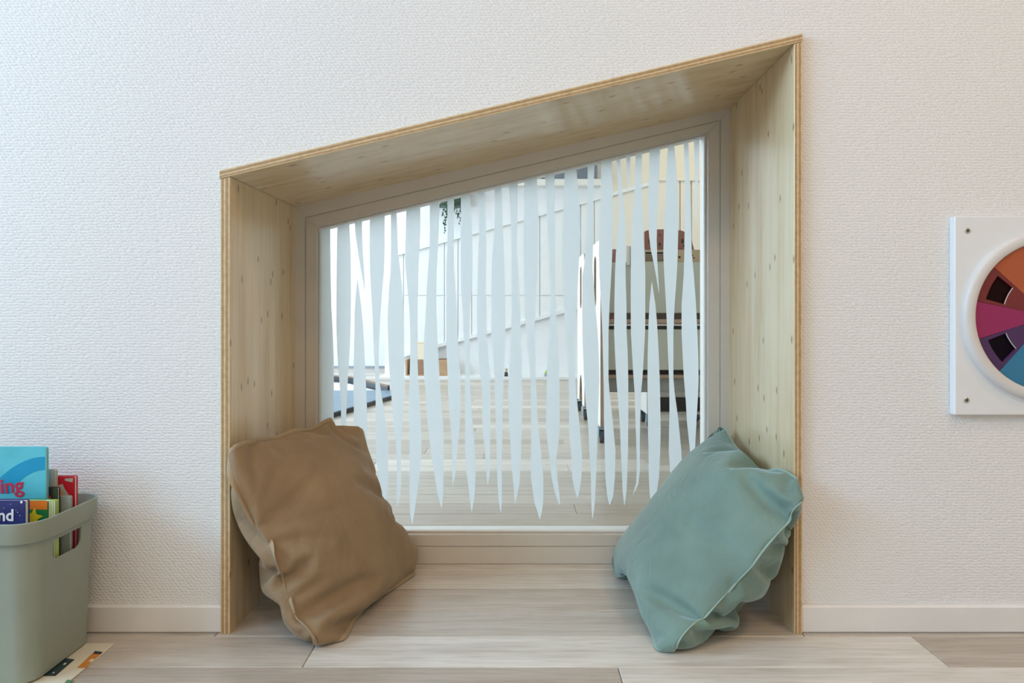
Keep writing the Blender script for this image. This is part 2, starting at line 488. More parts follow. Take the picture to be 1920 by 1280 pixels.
# ------------------------------------------------------------------ plywood niche
niche = tag(empty('plywood_niche', (0, 0, 0)), 'pale plywood lining of the slanted window niche', 'window niche')
def ply_board(name, v, face, edge, lab=None):
    bm = bmesh.new(); add_hexa(bm, v)
    bm.faces.ensure_lookup_table(); bm.normal_update()
    bmesh.ops.recalc_face_normals(bm, faces=bm.faces)
    for f in bm.faces:
        f.material_index = 1 if f.normal.y < -0.9 else 0
    bmesh.ops.bevel(bm, geom=[e for e in bm.edges if any(f.material_index == 1 for f in e.link_faces)], offset=0.0008, segments=1, affect='EDGES')
    o = link_mesh(name, bm, [face, edge], niche)
    if lab: o['label'] = lab
    return o
th = LI-LO
def under(x): return top_outer(x)-TT
E_left = ply_edge('ply_edge_left', 1, 0, LO, th); E_right = ply_edge('ply_edge_right', 1, 0, RI, RO-RI)
E_top = ply_edge('ply_edge_top', -SL, 1, top_outer(0)-TT, TT)
g = 0.0006
ply_board('side_board', [(LO, 0, 0), (LI, 0, 0), (LI, 0, under(LI)-g), (LO, 0, under(LO)-g),
                         (LO, NB, 0), (LB, NB, 0), (LB, NB, ZB_L-g), (LO, NB, ZB_L-g)], M_plyside, E_left)
ply_board('side_board', [(RI, 0, 0), (RO, 0, 0), (RO, 0, under(RO)-g), (RI, 0, under(RI)-g),
                         (RB, NB, 0), (RO, NB, 0), (RO, NB, ZB_R-g), (RB, NB, ZB_R-g)], M_plyside, E_right)
sb = (ZB_R-ZB_L)/(RB-LB)
zbl, zbr = ZB_L+(LO-LB)*sb, ZB_R+(RO-RB)*sb
ply_board('top_board', [(LO-0.002, -0.001, under(LO)), (RO, -0.001, under(RO)), (RO, -0.001, top_outer(RO)), (LO-0.002, -0.001, top_outer(LO)),
                        (LO-0.002, NB, zbl), (RO, NB, zbr), (RO, NB, top_outer(RO)), (LO-0.002, NB, top_outer(LO))], M_plytop, E_top)

# ------------------------------------------------------------------ window_1: frame, glass, film
win = struct(empty('window_1', (0, NB, 0)), 'slanted white-framed interior window with frosted stripe film', 'window')
def quad(tl, tr, bot, y):
    """corner points TL, TR, BR, BL of a frame outline given in pixels at depth y"""
    return [W(*tl, y), W(*tr, y), W(tr[0], bot, y), W(tl[0], bot, y)]
Q0 = [Vector((LB-0.004, NB, ZB_L+0.004)), Vector((RB+0.004, NB, ZB_R+0.004)), Vector((RB+0.004, NB, 0.0005)), Vector((LB-0.004, NB, 0.0005))]
Q1 = quad((571, 407), (1352, 224), 1026, NB)
Q2 = quad((593, 425), (1328.6, 247.5), 1003, NB+0.006)
def ring_members(name, A, B, y0, y1, mat, bev=0.0015):
    A = [Vector((p.x, 0, p.z)) for p in A]; B = [Vector((p.x, 0, p.z)) for p in B]
    for i in range(4):
        j = (i+1) % 4
        poly = [A[i], A[j], B[j], B[i]]
        bm = bmesh.new()
        add_hexa(bm, [(p.x, y0, p.z) for p in poly]+[(p.x, y1, p.z) for p in poly])
        bmesh.ops.recalc_face_normals(bm, faces=bm.faces)
        bm.edges.ensure_lookup_table()
        es = [e for e in bm.edges if all(abs(v.co.y-y0) < 1e-6 for v in e.verts)]
        bmesh.ops.bevel(bm, geom=es, offset=bev, segments=2, affect='EDGES')
        rel(link_mesh(name, bm, mat, win), win)
ring_members('frame_casing', Q0, Q1, NB, BACK, M_frame, 0.0012)
GY = 0.432                          # glass sits near the room side of the frame
ring_members('frame_bar', Q1, Q2, NB+0.006, GY+0.0062, M_frame, 0.0022)
ring_members('rear_frame_bar', Q1, Q2, GY+0.0064, BACK, M_white, 0.0006)  # white instead of greige: daylight from the next room put into the colour
def inset(Q, d):
    c = [Vector((p.x, 0, p.z)) for p in Q]; out = []
    for i in range(4):
        p, a, b = c[i], c[i-1], c[(i+1) % 4]
        u = (a-p).normalized(); v = (b-p).normalized()
        s = math.sqrt(max(1e-9, 1-(u.dot(v))**2))
        out.append(p+(u+v)*(d/s))
    return out
Q3 = inset(Q2, 0.0045)
ring_members('glazing_bead', Q2, Q3, GY-0.010, GY-0.0005, M_white, 0.002)
gq = [Vector((p.x, GY, p.z)) for p in Q2]
pane = rel(link_mesh('glass_pane', prism_pts(gq, (0, 0.006, 0)), M_glass, win), win)
pane['label'] = 'clear glass pane'

TOP = 0  # marker: stripe runs up behind the frame
STRIPES = [
 [(TOP,604,619),(517,604,620),(580,603,621.4),(602,603,623),(650,603,625),(687,603,626),(783,603,625.6),(850,604,624),(930,609,620)],
 [(TOP,632.6,654.5),(470,631.6,657.4),(540,631,658),(602,630.5,657.6),(650,632,656),(686,634,653.7),(731,637.7,651),(783,639.7,649),(830,641,647),(900,643,645)],
 [(TOP,665,678.7),(442,666.8,679),(484,673,680.8),(512,678,683),(543.5,683.6,684.2)],
 [(523.7,670,670.6),(540.6,668,673),(580,665,678),(602,664.7,680),(650,664,683),(686,663,684.4),(715,662.6,686),(762,663.3,688),(818,664,688),(858,668,687.5),(905,679,684)],
 [(TOP,693.5,721),(470,693,721),(512,694,719.5),(540,695.6,716.7),(580,697.7,714),(602,699,712.5),(650,700.5,710.4),(686,702.6,710),(722,704,712.5),(748,704.3,716.7),(776,704.3,721),(799,704.3,723.7),(825,704.3,728),(858,704.7,728),(896,710.8,728),(925,716,726.5),(942,721,724)],
 [(TOP,733,743.4),(470,733,746),(512,732,751),(540,729.4,753.6),(580,727,756.8),(602,726.6,757.5),(650,728,757.5),(686,729.4,758),(734,733,759),(762,735.7,756),(799,738.5,754),(825,742,752),(858,744,752),(905,744,752),(925,743.5,750.7),(950,745,746)],
 [(TOP,762,788),(430,761,788),(465,759.6,786.7),(500,760,784.6),(540,763.8,784),(582,767.7,783),(638,769.6,782.5),(673,769,783),(706,768,784),(734,767,786),(776,766,788),(810,768,790),(853,768,790),(889,768,787),(925,768,782),(964,769,776.5),(982,772.6,773.6)],
 [(TOP,806,824),(430,806,822.6),(465,805,821),(500,803,819),(540,800,818),(582,798.7,818),(638,795,820.5),(673,794,822.6),(706,795,824),(734,798,826),(776,800,829.6),(810,803.6,832),(853,808.5,832),(889,814.5,832),(925,820,831),(952,827.5,828.5)],
 [(TOP,838.7,851.4),(430,839.4,851),(465,839,850.7),(500,837,851.4),(540,837,853.5),(582,837,857),(638,836.6,858.4),(673,838,860.5),(706,839.4,864),(734,840,864),(776,843,863.8),(810,845.8,861),(853,848,857),(889,848,853.5),(912,848.6,849.6)],
 [(TOP,864,882),(430,864,885),(465,864,886),(500,864,886),(540,864.5,885),(582,867.6,881),(630,869,880),(673,872,881),(734,872,881.6),(776,872,885),(810,872,888),(853,872.5,891),(889,875,891.6),(910,878,891),(933,880.5,889),(959,884,885)],
 [(TOP,895.7,908),(430,898.5,911),(465,897,912),(500,896,911),(540,895,911),(582,894,912),(630,895,912.6),(673,897.8,916),(706,900.6,919),(734,903.4,920),(776,904,920),(810,905,919.6),(853,911,918.6),(889,912,918),(909,914.3,915.3)],
 [(TOP,927,940),(430,927,943),(469,924,944.8),(500,921.7,945.5),(550,921.7,947.6),(630,921,947.6),(674,925,946),(706,927.6,944),(734,928,943.8),(776,929.4,942),(831,930.8,942),(878,932,940.5),(909,933,941),(940,935,941),(960,938.5,939.5)],
 [(TOP,954,970.8),(398,957,970.5),(469,959,969),(500,959,971.5),(550,959,974),(601,959,976),(649,956.7,977),(674,955,978),(710,954,978.8),(734,952.5,980),(776,954,979),(808,955,978.4),(831,957,977.5),(878,959.7,976),(909,962.8,973.8),(944,965.2,966)],
 [(TOP,983,1006.6),(398,982.7,1009.5),(440,981,1008.7),(500,982,1008),(550,982.7,1005),(601,985,1003.4),(649,988,1003),(674,992,1003.8),(710,994.7,1005),(734,995,1006),(776,996,1007.5),(808,996,1010),(831,996,1012.8),(862,995,1016),(894,995.5,1019),(925,999.5,1019),(944,1002.6,1018),(959,1008,1016),(973,1011.5,1012.6)],
 [(TOP,1022,1039.7),(398,1025,1040),(440,1027,1041),(500,1030.5,1040),(550,1032,1041),(601,1030.5,1044),(649,1028.4,1046.7),(674,1026,1048),(710,1025,1049),(776,1024,1049.5),(808,1024,1049),(831,1027,1047),(862,1031,1042.5),(894,1034,1045),(925,1041,1048.7),(945,1048,1050.5)],
 [(TOP,1059,1080.4),(342,1058,1083),(398,1056,1087),(440,1054,1089),(500,1054,1085),(550,1056,1082.6),(601,1058.7,1080),(649,1062,1076),(674,1064,1077),(710,1066,1079),(738,1067,1080),(776,1067,1084.7),(809,1067,1087.5),(834,1069,1090),(862,1072,1091.6),(896,1073,1090),(918,1077.6,1087),(934,1082,1083)],
 [(TOP,1102,1115),(339,1101.5,1113.5),(384,1101,1112.6),(440,1099,1112),(475,1097,1111.7),(500,1095,1111),(516,1092,1112),(570,1091.5,1116),(624,1092,1120.7),(649,1092.5,1122),(675,1093.8,1123),(710,1095,1123.7),(754,1098,1122),(799,1103,1120.7),(844,1105,1119.8),(894,1108,1117.6),(930,1108.6,1115.8),(944,1108.7,1115),(972,1110.7,1111.5)],
 [(TOP,1127.8,1147),(368,1126,1149.4),(422,1124,1149),(475,1123,1148),(516,1124,1146),(570,1127,1143),(624,1129.6,1141),(710,1131.4,1141),(736,1132,1143),(790,1132.4,1149),(844,1134,1154),(894,1135,1153),(930,1138.5,1149.5),(946,1142.5,1144)],
 [(TOP,1155.7,1162),(350,1159,1166.5),(386,1160,1169),(422,1159,1172),(475,1154.8,1172.8),(516,1153,1173),(570,1152,1174.6),(624,1151.6,1175),(660,1153,1177),(710,1155.7,1178),(790,1162,1178),(844,1164,1177.6),(894,1166.5,1176),(918,1167,1175),(946,1170.5,1171.5)],
 [(TOP,1173.7,1182),(330,1176,1181),(366,1178.8,1179.6)],
 [(TOP,1192,1204),(332,1190.7,1202.5),(368,1189,1204),(422,1185,1206),(475,1183.6,1208.7),(516,1182.7,1210),(570,1182.7,1210),(624,1183,1209.6),(660,1185,1207.5),(710,1188,1204.6),(736,1190,1202),(790,1191.6,1200),(844,1193.4,1199.7),(880,1194,1199.7),(907,1192.5,1197),(927,1186.7,1187.4)],
 [(TOP,1217.7,1238),(332,1216.8,1235.7),(368,1215,1234),(422,1215.5,1232),(450,1218,1231.3),(467,1220,1232),(480,1223,1232),(516,1230,1234),(548,1235.2,1236)],
 [(528.5,1221.8,1222.4),(570,1217.7,1229),(606,1216,1232),(660,1214.6,1235),(710,1214,1237),(754,1214.5,1238),(808,1215,1238.7),(844,1216,1238),(894,1216.5,1235.7),(925,1218,1231),(960,1223,1224)],
 [(TOP,1252.7,1264),(332,1249,1269),(386,1247,1271.6),(422,1245,1272),(475,1243.8,1270.7),(516,1245.6,1269),(570,1248.8,1265),(624,1251,1262.6),(710,1254.5,1262.6),(736,1255,1265),(772,1255.4,1270),(808,1254.5,1274),(844,1254,1277.5),(880,1256,1279),(920,1260,1277),(965,1267,1269)],
 [(TOP,1282,1290.5),(332,1284,1293),(386,1284,1295),(422,1284,1296),(475,1283,1297),(516,1282,1301),(570,1278,1305),(624,1278,1307.6),(660,1279.7,1309),(710,1282.4,1310),(754,1286,1308),(790,1288,1306),(844,1293.7,1303),(885,1298,1299.5)],
 [(TOP,1301,1312),(314,1303,1309),(386,1303.5,1307),(420,1304.6,1305.4)],
]
FY = GY+0.0064                      # film on the far side of the pane
def film_stripe(rows):
    L = []; R = []
    def topy(x): return 428-(x-604)*0.2425
    for y, a, b in rows:
        if y == TOP:
            L.append(W(a, topy(a), FY)); R.append(W(b, topy(b), FY))
        else:
            L.append(W(a, y, FY)); R.append(W(b, y, FY))
    bm = bmesh.new(); th_ = Vector((0, 0.0003, 0))
    l0 = [bm.verts.new(p) for p in L]; r0 = [bm.verts.new(p) for p in R]
    l1 = [bm.verts.new(p+th_) for p in L]; r1 = [bm.verts.new(p+th_) for p in R]
    for i in range(len(rows)-1):
        bm.faces.new([l0[i], r0[i], r0[i+1], l0[i+1]]); bm.faces.new([l1[i+1], r1[i+1], r1[i], l1[i]])
        bm.faces.new([l0[i+1], l1[i+1], l1[i], l0[i]]); bm.faces.new([r0[i], r1[i], r1[i+1], r0[i+1]])
    bm.faces.new([l0[0], l1[0], r1[0], r0[0]]); bm.faces.new([l0[-1], r0[-1], r1[-1], l1[-1]])
    rel(link_mesh('frosted_stripe', bm, M_film, pane), win)
for s in STRIPES: film_stripe(s)

# ------------------------------------------------------------------ cushions (small cloth solver, run once)
def sim_cushion(corners, L, V0, planes, n=56, steps=230, iters=10, seed=1, shear_k=0.3, bend_k=0.035, grav=0.0, soft=(), back=1.0, sag=0.8):
    A, B, C, Dd = [np.array(c, float) for c in corners]      # A top-front, B top-back, C bottom-back, D bottom-front
    rs = np.random.RandomState(seed)
    u = np.linspace(0, 1, n)
    U, V = np.meshgrid(u, u, indexing='ij')                  # U: front->back, V: top->bottom
    P = ((1-U)*(1-V))[..., None]*A+(U*(1-V))[..., None]*B+(U*V)[..., None]*C+((1-U)*V)[..., None]*Dd
    nrm = np.cross(Dd-A, B-A); nrm /= np.linalg.norm(nrm)
    if nrm[2] < 0: nrm = -nrm
    bulge = (np.sin(np.pi*U)*np.sin(np.pi*V))**0.6
    fr = P+nrm*(0.05*bulge)[..., None]; bk = P-nrm*(0.05*bulge)[..., None]
    idx_f = np.arange(n*n).reshape(n, n)
    idx_b = -np.ones((n, n), int)
    edge = np.zeros((n, n), bool); edge[0] = edge[-1] = edge[:, 0] = edge[:, -1] = True
    idx_b[edge] = idx_f[edge]
    inner = np.argwhere(~edge); idx_b[~edge] = n*n+np.arange(len(inner))
    X = np.vstack([fr.reshape(-1, 3), bk[~edge]])
    X = X+rs.normal(0, 0.0012, X.shape)
    h = L/(n-1)
    batches = []
    def addb(i0, i1, rest, k):
        if G is idx_b:      # the hidden side is cut a little fuller away from the seam
            a, b = gw[i0.ravel()], gw[i1.ravel()]
            rest = (rest*(1+(back-1)*0.5*(a+b)))[:, None]
        batches.append((i0.ravel(), i1.ravel(), rest, k))
    dist = np.minimum(np.minimum(np.arange(n)[:, None], n-1-np.arange(n)[:, None]), np.minimum(np.arange(n)[None, :], n-1-np.arange(n)[None, :]))
    gw = np.zeros(len(X)); gw[idx_b.ravel()] = np.clip(dist/6.0, 0, 1).ravel()
    for G in (idx_f, idx_b):
        for p in (0, 1):
            addb(G[p:-1:2, :], G[p+1::2, :], h, 1.0)
            addb(G[:, p:-1:2], G[:, p+1::2], h, 1.0)
        d = h*math.sqrt(2)
        for p in (0, 1):
            for q in (0, 1):
                a = G[p:-1:2, q:-1:2]; b = G[p+1::2, q+1::2]; addb(a, b, d, shear_k)
                a = G[p+1::2, q:-1:2]; b = G[p:-1:2, q+1::2]; addb(a, b, d, shear_k)
        for p in range(4):
            ids = [i for i in range(n-2) if (i//2) % 2 == p//2 and i % 2 == p % 2]
            if ids:
                ids = np.array(ids); addb(G[ids, :], G[ids+2, :], 2*h, bend_k); addb(G[:, ids], G[:, ids+2], 2*h, bend_k)
    quads = []
    for G, flip in ((idx_f, False), (idx_b, True)):
        q = np.stack([G[:-1, :-1], G[1:, :-1], G[1:, 1:], G[:-1, 1:]], -1).reshape(-1, 4)
        quads.append(q[:, ::-1] if flip else q)
    quads = np.vstack(quads)
    c4 = [idx_f[0, 0], idx_f[-1, 0], idx_f[-1, -1], idx_f[0, -1]]
    pins = X[c4].copy(); pins[:] = [A, B, C, Dd]
    soft_i = [(int(round(a*(n-1))), int(round(b*(n-1))), np.array(t_, float)) for a, b, t_ in soft]
    Vel = np.zeros_like(X)
    def normals(X):
        a, b, c, d = (X[quads[:, i]] for i in range(4))
        return np.cross(c-a, d-b)*0.5, (a+b+c+d)/4
    nq, cq = normals(X)
    if (nq*cq).sum() < 0:
        quads = quads[:, ::-1]
    for s in range(steps):
        nq, cq = normals(X)
        vol = max(1e-5, ((cq-cq.mean(0))*nq).sum()/3)
        pr = 60.0*(V0/vol-1.0)
        pr = max(-30, min(200, pr))
        Fv = np.zeros_like(X)
        f = nq*(pr*(1-sag/2+sag*np.clip(1-cq[:, 2:3]/0.36, 0, 1)))/4
        for i in range(4): np.add.at(Fv, quads[:, i], f)
        m = 0.00012
        acc = Fv/m*0.010
        acc[:, 2] -= grav
        dt = 0.02
        Vel = (Vel+acc*dt)*0.90
        sp = np.linalg.norm(Vel, axis=1, keepdims=True); Vel *= np.minimum(1, 0.5/(sp+1e-9))
        Y = X+Vel*dt
        for it in range(iters):
            for i0, i1, rest, k in batches:
                dlt = Y[i1]-Y[i0]; ln = np.linalg.norm(dlt, axis=1, keepdims=True)+1e-9
                corr = dlt*(0.5*k*(ln-rest)/ln)
                Y[i0] += corr; Y[i1] -= corr
            Y[c4] = pins
            for (iu, iv, tgt) in soft_i:
                Y[idx_f[iu, iv]] += 0.5*(tgt-Y[idx_f[iu, iv]])
            for (pn, pd) in planes:
                dd = Y@pn-pd; msk = dd < 0
                Y[msk] -= dd[msk, None]*pn
        Vel = (Y-X)/dt; X = Y
    return X, quads, idx_f, idx_b, n

def build_cushion(name, corners, L, V0, planes, mat, seam_mat, fin, fin_t, lab, **kw):
    X, quads, gf, gb, n = sim_cushion(corners, L, V0, planes, **kw)
    base = Vector((float(X[:, 0].mean()), float(X[:, 1].mean()), 0))
    root = tag(empty(name, base), lab, 'cushion')
    me = bpy.data.meshes.new('cover')
    me.from_pydata([tuple(p) for p in X], [], [tuple(int(i) for i in q) for q in quads])
    me.materials.append(mat); me.update()
    for p in me.polygons: p.use_smooth = True
    o = bpy.data.objects.new('cover', me); COL.objects.link(o); o.parent = root; rel(o, root)
    sub = o.modifiers.new('s', 'SUBSURF'); sub.levels = 1; sub.render_levels = 2
    # seam fin around the joined edge
    loop = list(gf[:-1, 0])+list(gf[-1, :-1])+list(gf[:0:-1, -1])+list(gf[0, :0:-1])
    inn_f = list(gf[:-1, 1])+list(gf[-2, :-1])+list(gf[:0:-1, -2])+list(gf[1, :0:-1])
    inn_b = list(gb[:-1, 1])+list(gb[-2, :-1])+list(gb[:0:-1, -2])+list(gb[1, :0:-1])
    m = len(loop); P = X[loop]; If = X[inn_f]; Ib = X[inn_b]
    out = P-(If+Ib)/2; out /= np.linalg.norm(out, axis=1, keepdims=True)+1e-9
    side = If-Ib; side /= np.linalg.norm(side, axis=1, keepdims=True)+1e-9
    for _ in range(3):
        out = (np.roll(out, 1, 0)+out*2+np.roll(out, -1, 0))/4; side = (np.roll(side, 1, 0)+side*2+np.roll(side, -1, 0))/4
    out /= np.linalg.norm(out, axis=1, keepdims=True)+1e-9; side /= np.linalg.norm(side, axis=1, keepdims=True)+1e-9
    Ps = P
    for _ in range(3): Ps = (np.roll(Ps, 1, 0)+Ps*2+np.roll(Ps, -1, 0))/4
    Ps[[0, n-1, 2*(n-1), 3*(n-1)]] = P[[0, n-1, 2*(n-1), 3*(n-1)]]
    wgt = -0.45*sum(np.exp(-((np.minimum(abs(np.arange(m)-c_), m-abs(np.arange(m)-c_)))/2.2)**2) for c_ in (0, n-1, 2*(n-1), 3*(n-1)))
    fin = fin*(1+wgt)[:, None]
    rings = [Ps-out*0.004-side*fin_t, Ps-out*0.004+side*fin_t, Ps+out*fin+side*fin_t*0.8, Ps+out*fin-side*fin_t*0.8]
    lim = 0.0015
    vs_ = []; fs = []
    for r in rings:
        r[:, 2] = np.maximum(r[:, 2], lim); vs_ += [tuple(p) for p in r]
    for k in range(4):
        k2 = (k+1) % 4
        for i in range(m):
            j = (i+1) % m; fs.append((k*m+i, k*m+j, k2*m+j, k2*m+i))
    me2 = bpy.data.meshes.new('seam'); me2.from_pydata(vs_, [], fs); me2.materials.append(seam_mat); me2.update()
    for p in me2.polygons: p.use_smooth = True
    o2 = bpy.data.objects.new('seam', me2); COL.objects.link(o2); o2.parent = root; rel(o2, root)
    s2 = o2.modifiers.new('s', 'SUBSURF'); s2.levels = 1; s2.render_levels = 1
    return root

def plane(n, p):
    n = np.array(n, float); n /= np.linalg.norm(n); return (n, float(n@np.array(p, float)))
pl_floor = plane((0, 0, 1), (0, 0, 0.003)); pl_back = plane((0, -1, 0), (0, NB-0.004, 0))
nl = (NB, -(LB-LI), 0)              # inward normal of left board
pl_left = plane((NB, -(LB-LI), 0), (LI+0.003, 0, 0))
pl_right = plane((-NB, (RB-RI), 0), (RI-0.003, 0, 0))

cA = W(429, 850, -0.012); cB = W(653, 816, 0.37); cC = W(768, 1047, 0.365); cD = W(592, 1209, -0.056)
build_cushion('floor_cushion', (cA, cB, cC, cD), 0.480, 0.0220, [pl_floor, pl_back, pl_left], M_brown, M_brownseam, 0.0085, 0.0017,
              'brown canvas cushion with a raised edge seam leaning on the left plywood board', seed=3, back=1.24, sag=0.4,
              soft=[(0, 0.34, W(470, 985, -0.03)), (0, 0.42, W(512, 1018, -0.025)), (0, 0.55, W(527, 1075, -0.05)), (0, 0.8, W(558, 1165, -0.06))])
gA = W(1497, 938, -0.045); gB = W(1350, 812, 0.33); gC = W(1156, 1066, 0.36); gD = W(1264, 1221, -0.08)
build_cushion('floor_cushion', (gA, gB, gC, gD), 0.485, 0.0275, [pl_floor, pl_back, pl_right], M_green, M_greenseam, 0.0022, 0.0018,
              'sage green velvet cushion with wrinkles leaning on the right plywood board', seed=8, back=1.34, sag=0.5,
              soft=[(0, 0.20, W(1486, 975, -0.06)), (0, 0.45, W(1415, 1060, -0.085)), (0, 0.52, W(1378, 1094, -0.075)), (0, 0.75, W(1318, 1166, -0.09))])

# ------------------------------------------------------------------ book bin on the left
def bin_loop(x0, y0, x1, y1, r, z): return [Vector((x, y, z)) for x, y in rounded_rect(x0, y0, x1, y1, r, 10)]
BX0, BX1, BY0, BY1, BH = -1.16, -0.830, -0.222, -0.006, 0.293
crate = tag(empty('storage_bin', ((BX0+BX1)/2, (BY0+BY1)/2, 0.002)), 'sage green plastic storage bin full of picture books', 'storage bin')
def loft(loops, bm):
    vv = [[bm.verts.new(p) for p in l] for l in loops]
    for a, b in zip(vv[:-1], vv[1:]):
        k = len(a)
        for i in range(k): bm.faces.new([a[i], a[(i+1) % k], b[(i+1) % k], b[i]])
    bm.faces.new(vv[0][::-1]); bm.faces.new(vv[-1])
bm = bmesh.new()
def L_(ins, r, z): return bin_loop(BX0+ins, BY0+ins, BX1-ins, BY1-ins, r, z)
wallth = 0.003
seq = [L_(0.0215, 0.030, 0.0035), L_(0.0185, 0.032, 0.006), L_(0.0085, 0.042, BH-0.041), L_(0.0085, 0.042, BH-0.0375), L_(0.001, 0.048, BH-0.0365), L_(0.0, 0.048, BH-0.034), L_(0.0, 0.048, BH-0.001),
       L_(0.001, 0.047, BH), L_(0.003, 0.045, BH), L_(0.004, 0.044, BH-0.001),
       L_(0.0115, 0.039, BH-0.041), L_(0.021, 0.029, 0.009)]
loft(seq, bm)
body = link_mesh('bin_body', bm, M_crate)
hole = bmesh.new()
pts = []
hy0, hy1, hz0, hz1 = -0.160, -0.078, 0.209, 0.2455
rr = 0.014
for cy, cz, a0 in ((hy1-rr, hz0+rr, -90),):
    pass
pl = [(hy0, hz1), (hy0, hz0+rr)]
pl += [(hy0+rr-rr*math.cos(math.radians(a)), hz0+rr-rr*math.sin(math.radians(a))) for a in range(15, 91, 15)]
pl += [(hy1-rr+rr*math.sin(math.radians(a)), hz0+rr-rr*math.cos(math.radians(a))) for a in range(0, 91, 15)]
pl += [(hy1, hz1)]
cut = prism_pts([(BX1-0.05, y, z) for y, z in pl], (0.1, 0, 0))
boolean_cut(body, cut)
body.parent = crate; rel(body, crate)
for p in body.data.polygons: p.use_smooth = True
es = body.modifiers.new('e', 'EDGE_SPLIT'); es.split_angle = math.radians(32)

M_paper = plain('book_pages', (0.78, 0.74, 0.66), 0.8, 0.04)
def text_obj(body_txt, loc, size, mat, parent, rot=0.0, offs=0.004, align='RIGHT'):
    cu = bpy.data.curves.new('cover_lettering', 'FONT'); cu.body = body_txt; cu.size = size; cu.align_x = align
    cu.extrude = 0.0002; cu.offset = offs*size; cu.space_character = 1.0; cu.resolution_u = 4
    t = bpy.data.objects.new('tmp', cu); COL.objects.link(t)
    bpy.context.view_layer.update()
    dg = bpy.context.evaluated_depsgraph_get()
    me = bpy.data.meshes.new_from_object(t.evaluated_get(dg)); bpy.data.objects.remove(t)
    me.name = 'cover_lettering'; me.materials.clear(); me.materials.append(mat)
    o = bpy.data.objects.new('cover_lettering', me); COL.objects.link(o)
    o.rotation_euler = (math.pi/2, rot, 0); o.parent = parent
    o.location = Vector(loc)-parent.location
    return o
def book(px_r, py_t, y, width, thick, mat, lab, z0=0.0105, tilt=0.0, r=0.004):
    """book standing upright in the bin, front cover facing the room; px_r/py_t its top right corner"""
    c = W(px_r, py_t, y)
    x1 = c.x; z1 = c.z; x0 = x1-width
    root = tag(empty('picture_book', ((x0+x1)/2, y+thick/2, z0)), lab, 'book', 'books in the storage bin')
    for yy, nm in ((y, 'front_cover'), (y+thick-0.0016, 'back_cover')):
        pts = [(x, yy, z) for x, z in rounded_rect(x0, z0, x1, z1, r, 4)]
        rel(link_mesh(nm, prism_pts(pts, (0, 0.0016, 0)), mat, root), root)
    rel(box('page_block', (x0+0.002, y+0.0017, z0+0.001), (x1-0.002, y+thick-0.0017, z1-0.002), M_paper, root), root)
    return root, x0, x1, z1
def patch(root, pts_px, y, mat, name='cover_print', t=0.0003):
    pts = [W(a, b, y-t) for a, b in pts_px]
    return rel(link_mesh(name, prism_pts(pts, (0, t*0.9, 0)), mat, root), root)

M_cyan = plain('book_cyan', (0.10, 0.52, 0.62), 0.4, 0.12); M_cyan2 = plain('book_deep_cyan', (0.0, 0.30, 0.52), 0.4, 0.06)
M_redprint = plain('red_print', (0.55, 0.02, 0.07), 0.5, 0.03); M_navy = plain('book_navy', (0.025, 0.03, 0.16), 0.4, 0.15)
M_whiteprint = plain('white_print', (0.80, 0.82, 0.86), 0.5, 0.02); M_orange = plain('book_orange', (0.85, 0.22, 0.02), 0.4, 0.06)
M_yellow = plain('book_yellow', (0.90, 0.66, 0.02), 0.4, 0.04); M_greenp = plain('book_green', (0.02, 0.22, 0.06), 0.4, 0.05)
M_redbook = plain('book_red', (0.60, 0.02, 0.04), 0.35, 0.1); M_greybook = plain('book_grey', (0.52, 0.52, 0.46), 0.5, 0.08)
M_maroon = plain('book_maroon', (0.07, 0.045, 0.035), 0.5, 0.5); M_teal = plain('book_pale_teal', (0.36, 0.42, 0.38), 0.5, 0.1)
M_skin = plain('orange_tint_print', (0.75, 0.38, 0.2), 0.5, 0.05); M_lime = plain('book_lime', (0.42, 0.55, 0.12), 0.5, 0.1)
M_leafp = plain('dark_leaf_print', (0.05, 0.10, 0.05), 0.5, 0.3)

yb = -0.108
b, x0, x1, z1 = book(86, 838, yb, 0.20, 0.008, M_cyan, 'tall cyan picture book with red lettering in the green bin')
arc = [(-8, 905)]+[(-8+i*9.2, 905-(1-(1-i/10)**2)*47-2) for i in range(0, 11)]+[(84, 878)]+[(84-i*6, 881+i*i*0.35) for i in range(0, 11)]+[(20, 925), (-8, 925)]
patch(b, arc, yb, M_cyan2)
tg = W(44.5, 921.5, yb-0.0008); text_obj('ing', tg, 0.0395, M_redprint, b, rot=math.radians(-4), offs=0.018)
yb = -0.173
b, x0, x1, z1 = book(47, 938, yb, 0.15, 0.012, M_navy, 'navy blue book with white lettering at the front of the bin')
tg = W(26.5, 976, yb-0.0008); text_obj('nd', tg, 0.030, M_whiteprint, b, offs=0.02)
for px, py, rr_ in ((40, 941, 2.6), (33, 960, 0.9), (30, 956, 0.6), (37, 966, 0.7), (7, 952, 0.7), (20, 945, 0.6)):
    patch(b, [(px+rr_*math.cos(a*math.pi/4), py+rr_*math.sin(a*math.pi/4)) for a in range(8)], yb, M_whiteprint, 'star_dot')
yb = -0.133
b, x0, x1, z1 = book(89, 938, yb, 0.055, 0.014, M_greenp, 'small orange and green board book with a yellow star')
patch(b, [(50, 938.5), (88.5, 938.5), (88.5, 955), (50, 955)], yb, M_orange)
st = []
for i in range(10):
    a = math.radians(-90+36*i+10); r_ = 19 if i % 2 == 0 else 8.5
    st.append((62+r_*math.cos(a), 970+r_*math.sin(a)))
patch(b, st, yb, M_yellow, 'star_print', 0.0005)
b2 = rel(box('page_block', (x1+0.0003, yb+0.002, 0.0115), (x1+0.0135, yb+0.012, z1-0.001), M_lime, b), b)
b2['label'] = 'lime striped page edges'
for k in range(3):
    rel(box('page_line', (x1+0.0025+k*0.0042, yb+0.0016, 0.0125), (x1+0.0042+k*0.0042, yb+0.002, z1-0.002), M_whiteprint, b), b)
yb = -0.098
